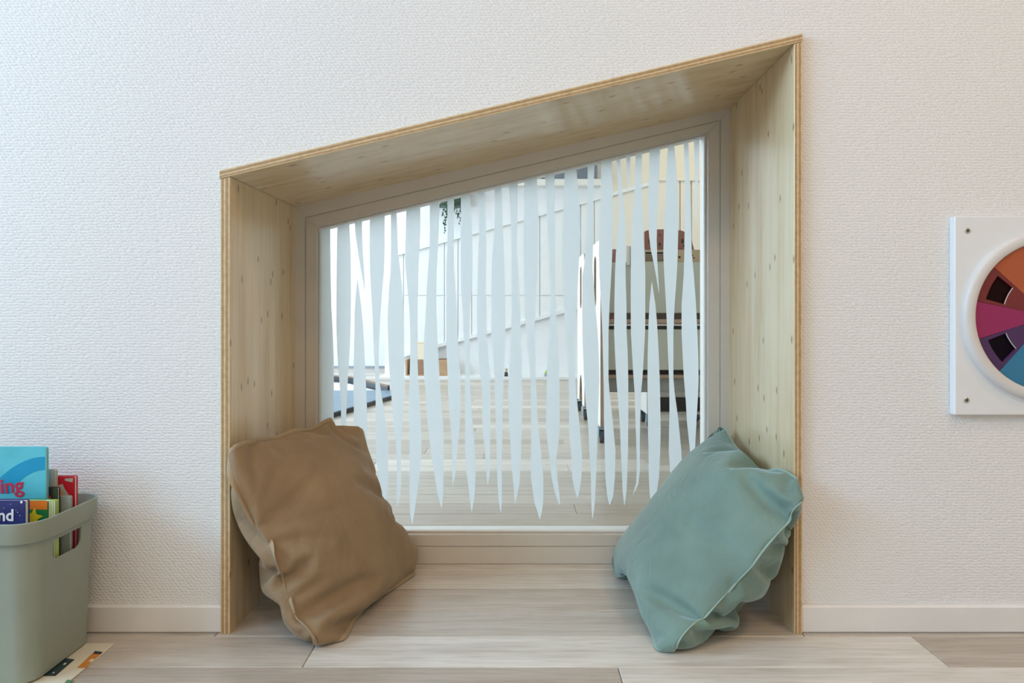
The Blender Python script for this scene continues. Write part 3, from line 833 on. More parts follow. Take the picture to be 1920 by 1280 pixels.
b, x0, x1, z1 = book(108, 914, yb, 0.18, 0.008, M_maroon, 'dark maroon book with leafy print behind the cyan book')
patch(b, [(100, 915), (107.5, 915), (107.5, 945), (102, 940), (98, 928)], yb, M_leafp)
patch(b, [(86, 930), (95, 928), (97, 945), (86, 950)], yb, M_redbook)
yb = -0.088
b, x0, x1, z1 = book(131, 930, yb, 0.16, 0.008, M_teal, 'pale grey-teal book beside the red book')
yb = -0.078
b, x0, x1, z1 = book(104, 880, yb, 0.17, 0.007, M_greybook, 'pale grey book rising behind the cyan book')
yb = -0.069
b, x0, x1, z1 = book(140, 893, yb, 0.18, 0.010, M_redbook, 'red book with a worn corner at the back of the bin')
patch(b, [(121, 897), (137, 896), (136, 904), (131, 903), (122, 901)], yb, M_greybook, 'worn_corner')
patch(b, [(104, 911), (117, 907), (121, 916), (128, 926), (128, 935), (104, 935)], yb, M_greybook, 'cover_print')
patch(b, [(110, 921), (118, 920), (119, 928), (110, 928)], yb, M_skin, 'cover_print', 0.0006)

# picture board lying under the bin
M_card = plain('cream_card', (0.72, 0.66, 0.52), 0.6, 0.04)
M_tealprint = plain('dark_teal_print', (0.02, 0.05, 0.055), 0.5, 0.1); M_orangeprint = plain('orange_print', (0.62, 0.24, 0.04), 0.5, 0.1)
M_blackprint = plain('black_print', (0.025, 0.025, 0.04), 0.5, 0.1); M_greenprint = plain('green_print', (0.12, 0.26, 0.12), 0.5, 0.1)
card = tag(box('picture_board', (-1.12, -0.36, 0.0003), (-0.793, -0.043, 0.0022), M_card, None, 0.0005, 1), 'cream picture board with orange and dark teal prints under the bin', 'picture board')
def fl(px, py):
    t = (CH-0.0022)*F/(py-HZ); return Vector(((px-960)*t/F, t-D, 0.0022))
for mat, pp in ((M_tealprint, [(80, 1267), (104, 1267), (140, 1236), (118, 1233)]),
                (M_orangeprint, [(144, 1252), (160, 1252), (188, 1227), (174, 1224)]),
                (M_blackprint, [(174, 1225.5), (188, 1226.5), (193, 1222), (178, 1220)]),
                (M_card, [(166, 1240), (173, 1241), (178, 1236), (171, 1235)]),
                (M_greenprint, [(121, 1280), (132, 1280), (137, 1275), (126, 1274)]),
                (M_whiteprint, [(98, 1262), (101, 1262), (102.5, 1260), (99.5, 1260)]),
                (M_whiteprint, [(118, 1246), (122, 1246), (125, 1243), (121, 1243)])):
    zoff = 0.0003 if mat in (M_card, M_whiteprint) else 0
    link_mesh('print', prism_pts([fl(*p)+Vector((0, 0, zoff)) for p in pp], (0, 0, 0.0003)), mat, card)

# ------------------------------------------------------------------ colour wheel panel on the right wall
PX0 = W(1780, 0, WALLY).x; PZ1 = W(0, 405, 0.0).z; PZ0 = W(0, 778, 0.0).z; PWD = PZ1-PZ0
panel = tag(empty('colour_wheel_panel', (PX0+PWD/2, WALLY, PZ0)), 'white wall play panel with a rainbow colour wheel', 'play panel')
PF = -0.003
bm = bmesh.new(); add_box(bm, (PX0, PF, PZ0), (PX0+PWD, WALLY+0.0005, PZ1), 0.003, 3)
rel(link_mesh('backing_board', bm, M_hdpe, panel), panel)
def wheel_c():
    return W(1973, 593, -0.020)
wc = wheel_c(); t0 = (D-0.020)/F
R1, R2 = 161.6*t0, 141.0*t0
bm = bmesh.new()
lathe(bm, [(R2, -0.012), (R2, 0.0), (R2, 0.0125), (R2+0.0015, 0.014), (R1-0.006, 0.014), (R1-0.0015, 0.011), (R1, 0.007), (R1, -0.0005), (R2, -0.0005)], (wc.x, PF, wc.z), (0, -1, 0), 96)
rel(link_mesh('wheel_ring', bm, M_ring, panel, True), panel)
em = panel.children[-1].modifiers.new('e', 'EDGE_SPLIT'); em.split_angle = math.radians(50)
cols = [(0.50, 0.105, 0.03), (0.205, 0.018, 0.018), (0.36, 0.014, 0.115), (0.075, 0.022, 0.11), (0.03, 0.22, 0.40), (0.02, 0.09, 0.22), (0.05, 0.35, 0.30),
        (0.03, 0.22, 0.06), (0.35, 0.50, 0.04), (0.55, 0.45, 0.02), (0.75, 0.50, 0.02), (0.55, 0.22, 0.02)]
names = ['orange', 'dark red', 'magenta', 'purple', 'sky blue', 'navy', 'turquoise', 'green', 'lime', 'olive', 'yellow', 'amber']
yf = PF-0.008                       # face of the sectors
def pol(r, deg): return (wc.x-r*math.cos(math.radians(deg)), wc.z+r*math.sin(math.radians(deg)))
for k in range(12):
    a1 = 72-30*k-0.15+0.0; a0 = a1-30+0.3
    a1 -= 0; mat = plain('wheel_'+names[k].replace(' ', '_'), tuple(c*0.82 for c in cols[k]), 0.4, 0.03)
    holed = k % 2 == 1
    bm = bmesh.new(); K = 10
    rs_ = [0.004, 86*t0, 123*t0, R2-0.0003] if holed else [0.004, R2-0.0003]
    angs = [a0, a0+3.2]+[a0+3.2+(23.4)*i/K for i in range(1, K)]+[a1-3.2, a1] if holed else [a0+(a1-a0)*i/K for i in range(K+1)]
    grid = {}
    for i, r in enumerate(rs_):
        for j, a in enumerate(angs):
            x, z = pol(r, a)
            grid[i, j, 0] = bm.verts.new((x, yf, z)); grid[i, j, 1] = bm.verts.new((x, yf+0.006, z))
    cells = {(i, j) for i in range(len(rs_)-1) for j in range(len(angs)-1) if not (holed and i == 1 and 0 < j < len(angs)-2)}
    for (i, j) in cells:
        q = [(i, j), (i, j+1), (i+1, j+1), (i+1, j)]
        bm.faces.new([grid[a, b_, 0] for a, b_ in q]); bm.faces.new([grid[a, b_, 1] for a, b_ in q][::-1])
        for e0, e1, nb in ((q[0], q[1], (i-1, j)), (q[1], q[2], (i, j+1)), (q[2], q[3], (i+1, j)), (q[3], q[0], (i, j-1))):
            if nb not in cells:
                bm.faces.new([grid[e0+(0,)], grid[e1+(0,)], grid[e1+(1,)], grid[e0+(1,)]])
    sec = rel(link_mesh('wheel_sector', bm, mat, panel), panel)
    sec['label'] = names[k]+' wheel sector'+(' with a dark window' if holed else '')
    if holed:
        dk = plain('wheel_window_'+names[k].replace(' ', '_'), tuple(c*0.05 for c in cols[k]), 0.6, 0.05, 0.0, 0.1)
        pts = [pol(84*t0, a0+2.4+25.2*i/8) for i in range(9)]+[pol(125*t0, a1-2.4-25.2*i/8) for i in range(9)]
        rel(link_mesh('window_disc', prism_pts([(x, yf+0.0045, z) for x, z in pts], (0, 0.001, 0)), dk, sec), panel)
        inner = [pol(86*t0, a0+3.2+23.4*i/8) for i in range(9)]
        inner2 = [pol(86.9*t0, a0+3.2+23.4*i/8) for i in range(9)]
        rel(link_mesh('window_lip', prism_pts([(x, yf-0.0002, z) for x, z in inner+inner2[::-1]], (0, 0.0014, 0)), M_ring, sec), panel)
bm = bmesh.new(); lathe(bm, [(0.03, 0.006), (0.03, 0.012), (0.026, 0.016), (0.001, 0.017)], (wc.x, PF, wc.z), (0, -1, 0), 40)
rel(link_mesh('hub_cap', bm, M_ring, panel, True), panel)
for px, py in ((1814, 432.5), (1812, 750), (2118, 432.5), (2118, 750)):
    c = W(px, py, PF)
    bm = bmesh.new()
    lathe(bm, [(0.0056, -0.0005), (0.0056, 0.0008), (0.0046, 0.0016), (0.0026, 0.0016), (0.0026, -0.0002), (0.0005, -0.0002)], (c.x, PF, c.z), (0, -1, 0), 20)
    s_ = rel(link_mesh('screw', bm, M_steel, panel), panel)
    bm = bmesh.new(); lathe(bm, [(0.0025, 0.0003), (0.0003, 0.0003)], (c.x, PF, c.z), (0, -1, 0), 6)
    rel(link_mesh('hex_socket', bm, M_black, s_), panel)

# ------------------------------------------------------------------ the next room
FX0, FX1, FZ = -4.0, 3.0, 2.9
FWY = 5.89                          # stair wall face (7.3 m from the lens)
def fw(px, py, y=FWY): return W(px, py, y)
struct(box('ceiling_next_room', (FX0, WALLB, FZ), (FX1, 7.3, FZ+0.1), M_ceiling), 'white ceiling of the next room', 'ceiling')
struct(box('wall_next_room_right', (FX1, WALLB, 0), (FX1+0.1, 7.3, FZ), M_cream), 'cream side wall of the next room', 'wall')
bm = bmesh.new()
add_box(bm, (FX0-0.1, WALLB, 0), (FX0, 7.3, 0.4)); add_box(bm, (FX0-0.1, WALLB, 2.5), (FX0, 7.3, FZ))
add_box(bm, (FX0-0.1, WALLB, 0.4), (FX0, 0.85, 2.5)); add_box(bm, (FX0-0.1, 6.35, 0.4), (FX0, 7.3, 2.5))
struct(link_mesh('wall_next_room_left', bm, M_far), 'white wall with the long daylight window', 'wall')
bm = bmesh.new(); add_box(bm, (X1+0.1, WALLB-0.1, 0), (FX1, WALLB, FZ))
struct(link_mesh('wall_next_room_near', bm, M_far), 'wall of the next room around the niche', 'wall')
struct(box('wall_next_room_back', (FX0, 7.0, 0), (FX1, 7.1, FZ), M_far), 'pale wall far back on the left', 'wall')
box('baseboard_strip', (FX0, 6.985, 0), (-1.5, 7.0, 0.03), plain('grey_skirting', (0.35, 0.38, 0.42), 0.5, 0.05), bpy.data.objects['wall_next_room_back'])
w3 = struct(empty('window_3', (FX0, 3.6, 0.4)), 'long daylight window of the next room', 'window')
for yy in (0.85, 2.2, 3.57, 4.93, 6.3):
    rel(box('mullion', (FX0-0.09, yy, 0.4), (FX0-0.02, yy+0.05, 2.5), M_white, w3, 0.004), w3)

for ya_, yb2 in ((0.90, 2.2), (2.25, 3.57), (3.62, 4.93), (4.98, 6.3)):
    rel(box('glass_pane', (FX0-0.058, ya_, 0.4), (FX0-0.052, yb2, 2.5), M_glass, w3), w3)
# stair wall: plain lower wall, cream part on the right, sloped rails and boards
cx0 = fw(722, 0).x; cxr = fw(1126, 0).x
struct(box('wall_stair', (cx0, FWY, 0), (cxr, FWY+0.12, FZ), M_far), 'white wall with a sloped board panel beyond the glass', 'wall')
struct(box('wall_stair_cream', (cxr, FWY, 0), (FX1, FWY+0.12, FZ), M_cream), 'cream wall beyond the glass on the right', 'wall')
pan = tag(empty('sloped_wall_panelling', (0, FWY, 0)), 'white vertical board panelling between two slanted rails beyond the glass', 'wall panelling')
def up(x): return 464.8+(x-788)*(346-464.8)/(1215-788)
def dn(x): return 648+(x-820)*(583-648)/(1057-820)
pitch = 25.5; x = 757-pitch*1
gap = 1.5
px_list = []
while x < 1215:
    px_list.append((x+gap*0.5, min(x+pitch-gap*0.5, 1215))); x += pitch
for a, b_ in px_list:
    mat = M_farpanel if a < 1120 else M_creampanel  # boards towards the right are cream instead of white
    ya, yb_ = FWY-0.014, FWY-0.0005
    segs = ((up, 553.2), (554.8, dn)) if a < 1070 else ((up, dn),)
    for top, bot in segs:
        tA = top(a) if callable(top) else top; tB = top(b_) if callable(top) else top
        bA = bot(a) if callable(bot) else bot; bB = bot(b_) if callable(bot) else bot
        if bA - tA < 3 or bB-tB < 3: continue
        pts = [fw(a, tA), fw(b_, tB), fw(b_, bB), fw(a, bA)]
        pts = [Vector((p.x, ya, p.z)) for p in pts]
        rel(link_mesh('wall_board', prism_pts(pts, (0, yb_-ya, 0)), mat, pan), pan)
def rail(x0, x1, fn, hh, mat, dep=0.045):
    pts = [fw(x0, fn(x0)-hh), fw(x1, fn(x1)-hh), fw(x1, fn(x1)+hh), fw(x0, fn(x0)+hh)]
    pts = [Vector((p.x, FWY-dep, p.z)) for p in pts]
    return rel(link_mesh('slanted_rail', prism_pts(pts, (0, dep-0.0005, 0)), mat, pan), pan)
rail(735, 1215, up, 3.2, M_farpanel); rail(735, 1180, dn, 3.6, M_farpanel)
flat = tag(empty('cream_wall_panelling', (fw(1275, 0).x, FWY, 0)), 'cream vertical boards under a level rail beyond the glass', 'wall panelling')
for a, b_ in ((1218, 1250), (1252, 1273), (1275.5, 1294), (1297, 1325), (1327, 1350)):
    p0 = fw(a, 640); p1 = fw(b_, 338)
    rel(box('wall_board', (p0.x, FWY-0.02, p0.z), (p1.x, FWY-0.0005, p1.z), M_creampanel, flat, 0.002), flat)
p0 = fw(1218, 340); p1 = fw(1350, 333)
rel(box('level_rail', (p0.x, FWY-0.045, p0.z), (p1.x, FWY-0.0005, p1.z), M_creampanel, flat, 0.003), flat)
# ledge with a grey storage box and trailing plant pots
M_ledge = plain('ledge_paint', (0.80, 0.78, 0.74), 0.5, 0.02)
p0 = fw(800, 352); p1 = fw(1124, 340)
ledge = tag(box('wall_ledge', (p0.x, FWY-0.14, p0.z), (p1.x, FWY-0.0005, p1.z), M_ledge, None, 0.004), 'white ledge high on the wall beyond the glass', 'ledge')
lz = p1.z
M_greybox = plain('blue_grey_box', (0.16, 0.19, 0.23), 0.5, 0.1)
r = tag(empty('ledge_box', (fw(1078, 0).x, FWY-0.08, lz)), 'blue-grey storage box standing on the high ledge', 'storage box')
q0 = fw(1037, 0).x; q1 = fw(1117, 0).x
rel(box('box_body', (q0, FWY-0.13, lz+0.0005), (q1, FWY-0.02, lz+0.20), M_greybox, r, 0.004), r)
rel(box('lid', (q0-0.008, FWY-0.138, lz+0.20), (q1+0.008, FWY-0.012, lz+0.235), M_dark, r, 0.004), r)

M_leaf = plain('dark_green_leaf', (0.02, 0.09, 0.05), 0.5, 0.3); M_pot = plain('dark_brown_pot', (0.045, 0.035, 0.025), 0.6, 0.2)
M_stem = plain('stem_green', (0.05, 0.12, 0.05), 0.6, 0.1)
leafme = None
def leaf_mesh():
    bm = bmesh.new()
    pts = [(0, 0, 0), (0.3, 0.03, -0.25), (0.34, 0.05, -0.6), (0, 0.0, -1), (-0.34, 0.05, -0.6), (-0.3, 0.03, -0.25)]
    a = [bm.verts.new(p) for p in pts]; c = bm.verts.new((0, 0.1, -0.5))
    bk = [bm.verts.new((x, y+0.05, z)) for x, y, z in pts]; c2 = bm.verts.new((0, 0.15, -0.5))
    for i in range(6):
        j = (i+1) % 6
        bm.faces.new([a[i], a[j], c]); bm.faces.new([bk[j], bk[i], c2]); bm.faces.new([a[i], bk[i], bk[j], a[j]])
    bmesh.ops.recalc_face_normals(bm, faces=bm.faces)
    me = bpy.data.meshes.new('leaf'); bm.to_mesh(me); bm.free(); me.materials.append(M_leaf)
    return me
leafme = leaf_mesh()
def trailing_plant(pxc, trails, lab, potw=0.20):
    """pot on a bracket shelf with hanging stems; trails: list of (px, py_end)"""
    top = fw(0, 384, FWY-0.12).z
    xc = fw(pxc, 0, FWY-0.12).x; yc = FWY-0.12
    root = tag(empty('trailing_plant', (xc, yc, top)), lab, 'plant')
    bm = bmesh.new(); lathe(bm, [(0.001, 0), (potw*0.40, 0), (potw*0.5, 0.16), (potw*0.52, 0.17), (potw*0.48, 0.17), (potw*0.44, 0.13), (0.001, 0.13)], (0, 0, 0.001), (0, 0, 1), 24)
    link_mesh('pot', bm, M_pot, root)
    rg = random.Random(7)
    spots = []
    for px, pe in trails:
        bm = bmesh.new()
        p = W(px, pe, yc-0.06); x = p.x-xc; ze = p.z-top; prev = Vector((x*0.6, -0.05, 0.15)); 
        z = 0.10
        while z > ze:
            nx = Vector((x+rg.uniform(-0.012, 0.012), -0.14+rg.uniform(-0.012, 0.012), z))
            add_cyl(bm, prev, nx, 0.0025, seg=6, cap=False); prev = nx
            spots.append((nx, 0.030 if z > ze+0.12 else 0.020)); z -= rg.uniform(0.022, 0.034)
        link_mesh('stem', bm, M_stem, root)
    for i in range(26):
        spots.append((Vector((rg.uniform(-potw*0.6, potw*0.6), rg.uniform(-0.13, 0.05), rg.uniform(0.09, 0.24))), 0.04))
    for p, s in spots:
        lf = bpy.data.objects.new('leaf', leafme); COL.objects.link(lf); lf.parent = root
        lf.location = p; k = s*rg.uniform(0.8, 1.3); lf.scale = (k*1.1, k, k*1.1)
        lf.rotation_euler = (rg.uniform(-0.7, 0.3), rg.uniform(-0.8, 0.8), rg.uniform(-0.9, 0.9))
    return root
sh = tag(box('plant_shelf', (fw(812, 0).x, FWY-0.19, fw(0, 384, FWY-0.12).z-0.014), (fw(876, 0).x, FWY-0.0005, fw(0, 384, FWY-0.12).z), M_dark, None, 0.003), 'small dark shelf holding the trailing plant', 'shelf')
trailing_plant(845, [(834, 442), (838, 425), (830, 392), (853, 398), (858, 410), (862, 424), (864, 400)], 'green trailing plant in a dark pot high on the wall beyond the glass', 0.26)
r = tag(empty('ledge_plant', (fw(1015, 0).x, FWY-0.08, lz)), 'small green plant on the high ledge beside the grey box', 'plant')
bm = bmesh.new(); lathe(bm, [(0.001, 0.0005), (0.03, 0.0005), (0.038, 0.07), (0.034, 0.07), (0.03, 0.05), (0.001, 0.05)], (0, 0, 0), (0, 0, 1), 18); link_mesh('pot', bm, M_pot, r)
rg = random.Random(2)
for i in range(14):
    lf = bpy.data.objects.new('leaf', leafme); COL.objects.link(lf); lf.parent = r
    lf.location = (rg.uniform(-0.03, 0.03), rg.uniform(-0.03, 0.03), rg.uniform(0.08, 0.13)); lf.scale = (0.045,)*3
    lf.rotation_euler = (rg.uniform(0.6, 2.4), rg.uniform(-0.8, 0.8), rg.uniform(-3, 3))

# low plinth along the wall, with crate and toys on it
PLY = 5.49; PLZ = 0.030
tag(box('wall_plinth', (cx0, PLY, 0.0003), (FX1-0.01, FWY-0.0005, PLZ), M_farpanel, None, 0.003), 'low white plinth along the foot of the far wall', 'plinth')
struct(box('baseboard_next_room', (cx0, FWY-0.016, PLZ), (FX1-0.01, FWY-0.0002, 0.115), M_farpanel), 'white baseboard above the plinth', 'baseboard')
M_oak = plain('light_oak', (0.48, 0.30, 0.17), 0.5, 0.12); M_oakd = plain('darker_oak', (0.33, 0.19, 0.11), 0.5, 0.12); M_creamcard = plain('cream_block', (0.85, 0.75, 0.58), 0.6, 0.03)
yc = 5.62
c0 = W(760, 708, yc); c1 = W(840, 674, yc)
wc_ = tag(empty('wooden_crate', ((c0.x+c1.x)/2, yc+0.1, PLZ)), 'small open wooden crate standing by the far white wall', 'crate')
zz0, zz1 = PLZ+0.0005, c1.z
x0_, x1_ = c0.x, c1.x
rel(box('side_panel', (x0_, yc, zz0), (x0_+0.02, yc+0.2, zz1), M_oak, wc_, 0.002), wc_)
rel(box('side_panel', (x1_-0.02, yc, zz0), (x1_, yc+0.2, zz1), M_oak, wc_, 0.002), wc_)
rel(box('back_panel', (x0_+0.02, yc+0.185, zz0), (x1_-0.02, yc+0.2, zz1), M_oakd, wc_, 0.001), wc_)
rel(box('bottom_board', (x0_+0.02, yc, zz0), (x1_-0.02, yc+0.185, zz0+0.012), M_oak, wc_, 0.001), wc_)
rel(box('divider', ((x0_+x1_)/2-0.008, yc+0.01, zz0+0.0125), ((x0_+x1_)/2+0.008, yc+0.184, zz1), M_oak, wc_, 0.001), wc_)
rel(box('front_slat', (W(778, 0, yc).x, yc+0.002, zz0+0.0125), (W(799, 0, yc).x, yc+0.014, zz1-0.002), M_oakd, wc_, 0.001), wc_)
rel(box('front_slat', (W(822, 0, yc).x, yc+0.002, zz0+0.0125), (x1_-0.021, yc+0.014, zz1-0.002), M_oak, wc_, 0.001), wc_)
p0 = W(781, 674, yc); p1 = W(797, 640, yc)
cb = tag(empty('cream_box', ((p0.x+p1.x)/2, yc+0.06, zz1)), 'tall cream box standing on the wooden crate', 'box')
rel(box('box_body', (p0.x, yc+0.012, zz1+0.0005), (p1.x, yc+0.11, p1.z-0.02), M_creamcard, cb, 0.003), cb)
rel(box('lid', (p0.x-0.003, yc+0.009, p1.z-0.02), (p1.x+0.003, yc+0.113, p1.z), M_creamcard, cb, 0.003), cb)
rel(box('foot_rest', (p0.x-0.01, yc+0.005, zz1-0.012), (p1.x+0.01, yc+0.186, zz1+0.0005), M_oak, wc_, 0.001), wc_)

def toy(px, py, cols_, lab, h_, w_):
    p = W(px, py, PLY+0.08)
    root = tag(empty('toy_figure', (p.x, p.y, PLZ)), lab, 'toy', 'toys on the plinth')
    bm = bmesh.new(); lathe(bm, [(0.001, 0), (w_*0.55, 0), (w_*0.45, h_*0.45), (w_*0.2, h_*0.55), (0.001, h_*0.56)], (0, 0, 0.0005), (0, 0, 1), 14); link_mesh('body', bm, cols_[0], root, True)
    bm = bmesh.new(); bmesh.ops.create_uvsphere(bm, u_segments=14, v_segments=10, radius=w_*0.42)
    for v in bm.verts: v.co.z += h_*0.78
    link_mesh('head', bm, cols_[1], root, True)
    return root
toy(949, 705, (M_dark, plain('toy_face', (0.6, 0.45, 0.36), 0.5, 0.1)), 'tiny dark toy figure with a pale head by the far wall', 0.085, 0.038)
toy(1023, 709, (plain('toy_grey', (0.4, 0.42, 0.42), 0.5, 0.1), plain('toy_lime', (0.65, 0.75, 0.15), 0.5, 0.1)), 'tiny grey toy with a lime top by the far wall', 0.06, 0.036)

# dark mat and tray on the floor at left
M_mat = plain('steel_blue_mat', (0.10, 0.19, 0.28), 0.35, 0.15); M_matedge = plain('mat_edge', (0.035, 0.04, 0.045), 0.6, 0.1)
def fz(px, py, z):
    t = (CH-z)*F/(py-HZ); return Vector(((px-960)*t/F, t-D, z))
hm = 0.035
poly = [fz(734, 731.5, hm), fz(734, 741, hm), fz(600, 780, hm), fz(520, 775, hm), fz(520, 731.5, hm)]
mt = tag(empty('floor_mat', (poly[1].x, poly[1].y, 0)), 'dark steel blue mat on the floor behind the glass', 'mat')
rel(link_mesh('mat_top', prism_pts(poly, (0, 0, -0.006)), M_mat, mt), mt)
rel(link_mesh('mat_base', prism_pts([p+Vector((0, 0, -0.0062)) for p in poly], (0, 0, -0.0285)), M_matedge, mt), mt)
tr = tag(empty('floor_tray', (-1.6, 5.2, 0)), 'low white tray with brown-edged dark rims behind the blue mat', 'tray')
M_rim = plain('brown_rim', (0.20, 0.12, 0.08), 0.5, 0.1); M_trayin = plain('tray_navy', (0.02, 0.03, 0.045), 0.4, 0.1)
ht = 0.07
ta = fz(620, 703.5, ht); tb = fz(656, 705.5, ht); tc_ = fz(706, 734, ht)
ta0 = fz(540, 700, ht)
def wallseg(a, b_, name, th_=0.02):
    d = (b_-a); d.z = 0; nrm = Vector((-d.y, d.x, 0)).normalized()*th_
    bm = prism_pts([Vector((a.x, a.y, 0.0005)), Vector((b_.x, b_.y, 0.0005)), Vector((b_.x, b_.y, ht-0.012)), Vector((a.x, a.y, ht-0.012))], nrm)
    s_ = rel(link_mesh(name, bm, M_trayin, tr), tr)
    bm = prism_pts([Vector((a.x, a.y, ht-0.0118)), Vector((b_.x, b_.y, ht-0.0118)), Vector((b_.x, b_.y, ht)), Vector((a.x, a.y, ht))], nrm)
    rel(link_mesh('rim_edge', bm, M_rim, s_), tr)
wallseg(ta0, tb, 'tray_side'); wallseg(tb, Vector((tc_.x, max(tc_.y, poly[0].y+0.05), ht)), 'tray_side')
rel(link_mesh('tray_floor', prism_pts([Vector((ta0.x, ta0.y-0.03, 0.001)), Vector((tb.x-0.03, tb.y-0.03, 0.001)), Vector((tc_.x-0.03, poly[0].y+0.06, 0.001)), Vector((ta0.x, poly[0].y+0.06, 0.001))], (0, 0, 0.01)), M_farpanel, tr), tr)

# book trolleys
M_tw = plain('trolley_white', (0.80, 0.79, 0.76), 0.4, 0.02); M_tp = plain('trolley_panel', (0.56, 0.56, 0.46), 0.5, 0.03)
M_tply = plain('trolley_ply_edge', (0.42, 0.28, 0.19), 0.6, 0.15); M_tdark = plain('trolley_slot', (0.16, 0.14, 0.115), 0.6, 0.1)
M_wheel = plain('castor_tyre', (0.05, 0.065, 0.08), 0.4, 0.1); M_fork = plain('castor_fork', (0.20, 0.33, 0.42), 0.35, 0.1, 0.3)
M_pin = plain('castor_pin', (0.62, 0.55, 0.56), 0.4, 0.1)
def castor(parent, x, y, zt):
    c = bmesh.new(); add_cyl(c, (x-0.011, y, 0.034), (x+0.011, y, 0.034), 0.0335, seg=24)
    w = rel(link_mesh('castor_wheel', c, M_wheel, parent), parent)
    c = bmesh.new()
    add_box(c, (x-0.017, y-0.022, 0.03), (x-0.0125, y+0.022, zt-0.004), 0.002, 1); add_box(c, (x+0.0125, y-0.022, 0.03), (x+0.017, y+0.022, zt-0.004), 0.002, 1)
    add_box(c, (x-0.017, y-0.022, zt-0.010), (x+0.017, y+0.022, zt), 0.002, 1)
    f = rel(link_mesh('castor_fork', c, M_fork, w), parent)
    c = bmesh.new(); add_cyl(c, (x-0.019, y, 0.034), (x+0.019, y, 0.034), 0.006, seg=12); rel(link_mesh('castor_pin', c, M_pin, w), parent)
def end_panel(parent, x, y0, y1, th_, z0, z1):
    r_ = 0.07; ym = (y0+y1)/2
    pts = []
    aw = (y1-y0)*0.20
    outline = [(y0, z0), (ym-aw-0.03, z0)]
    outline += [(ym-aw*math.cos(math.radians(a)), z0+0.18*math.sin(math.radians(a))) for a in range(0, 181, 15)]
    outline += [(ym+aw+0.03, z0), (y1, z0)]
    outline += [(y1-r_+r_*math.cos(math.radians(a)), z1-r_+r_*math.sin(math.radians(a))) for a in range(0, 91, 15)]
    outline += [(y0+r_-r_*math.sin(math.radians(a)), z1-r_+r_*math.cos(math.radians(a))) for a in range(0, 91, 15)]
    o = link_mesh('end_panel', prism_pts([(x, y, z) for y, z in outline], (th_, 0, 0)), [M_tw, M_tply])
    cut = prism_pts([(x-0.05, y, z) for y, z in rounded_rect(ym-0.05, 0.70, ym+0.05, 0.975, 0.045, 6)], (0.15, 0, 0))
    boolean_cut(o, cut)
    for p in o.data.polygons: p.material_index = 0 if abs(p.normal.x) > 0.7 else 1
    o.parent = parent; rel(o, parent)
def trolley(y0, lab):
    y1 = y0+0.45; xa, xb = 0.452, 1.16
    t = tag(empty('book_trolley', ((xa+xb)/2, (y0+y1)/2, 0)), lab, 'trolley', 'book trolleys')
    end_panel(t, xa, y0, y1, 0.018, 0.085, 1.045); end_panel(t, xb, y0, y1, 0.018, 0.085, 1.045)
    a, b_ = xa+0.0185, xb-0.0005
    yt = y0+0.10
    def tier(nm, za, zb, ya, m, th_=0.012): rel(box(nm, (a, ya, za), (b_, ya+th_, zb), m, t, 0.002), t)
    tier('tier_panel', 0.668, 0.936, yt+0.02, M_tp)
    tier('slot_shade_strip', 0.60, 0.668, yt+0.20, M_tdark)  # dark strip behind the open slot, the gap's shade put into its colour
    rel(box('shelf', (a, yt-0.03, 0.615), (b_, yt+0.33, 0.634), M_tply, t, 0.001), t)
    tier('tier_panel', 0.368, 0.582, yt, M_tp)
    rel(box('shelf_lip', (a, yt-0.005, 0.600), (b_, yt+0.005, 0.612), M_tw, t, 0.001), t)
    rel(box('shelf', (a, yt-0.02, 0.327), (b_, yt+0.33, 0.342), M_tply, t, 0.001), t)
    tier('slot_shade_strip', 0.342, 0.40, yt+0.20, M_tdark)
    tier('base_panel', 0.250, 0.326, yt+0.01, plain('trolley_base_grey', (0.30, 0.30, 0.27), 0.6, 0.05))
    rel(box('back_panel', (a, y1-0.03, 0.25), (b_, y1-0.018, 0.93), M_tp, t, 0.002), t)
    for yy in (y0+0.03, y1-0.03):
        for xx in (xa+0.009, xb+0.009): castor(t, xx, yy, 0.0848)
    return t
T1 = 3.49-D; T2 = 4.26-D
trolley(T1, 'white wooden book trolley on castors nearest the glass')
trolley(T2, 'white wooden book trolley standing behind the nearer one')
# low white cart pushed under the trolleys
ly0, ly1 = 3.98-D, 4.24-D
lc = tag(empty('low_cart', (0.96, (ly0+ly1)/2, 0)), 'low white open-fronted cart on castors under the book trolley', 'cart')
cxa, cxb, cz0, cz1 = 0.785, 1.15, 0.078, 0.228
rel(box('side_panel', (cxa, ly0, cz0), (cxa+0.016, ly1, cz1), M_tw, lc, 0.006, 3), lc); rel(box('side_panel', (cxb-0.016, ly0, cz0), (cxb, ly1, cz1), M_tw, lc, 0.006, 3), lc)
rel(box('top_board', (cxa+0.0165, ly0, cz1-0.05), (cxb-0.0165, ly1, cz1), M_tw, lc, 0.003), lc)
rel(box('bottom_board', (cxa+0.0165, ly0, cz0), (cxb-0.0165, ly1, cz0+0.012), M_tw, lc, 0.002), lc)
rel(box('dark_opening', (cxa+0.018, ly0+0.05, cz0+0.0125), (cxb-0.018, ly1-0.01, cz1-0.051), M_black, lc, 0.001), lc)  # black block fills the open front, its inner shade put into the colour
for yy in (ly0+0.03, ly1-0.03):
    for xx in (cxa+0.02, cxb-0.02): castor(lc, xx, yy, 0.0778)
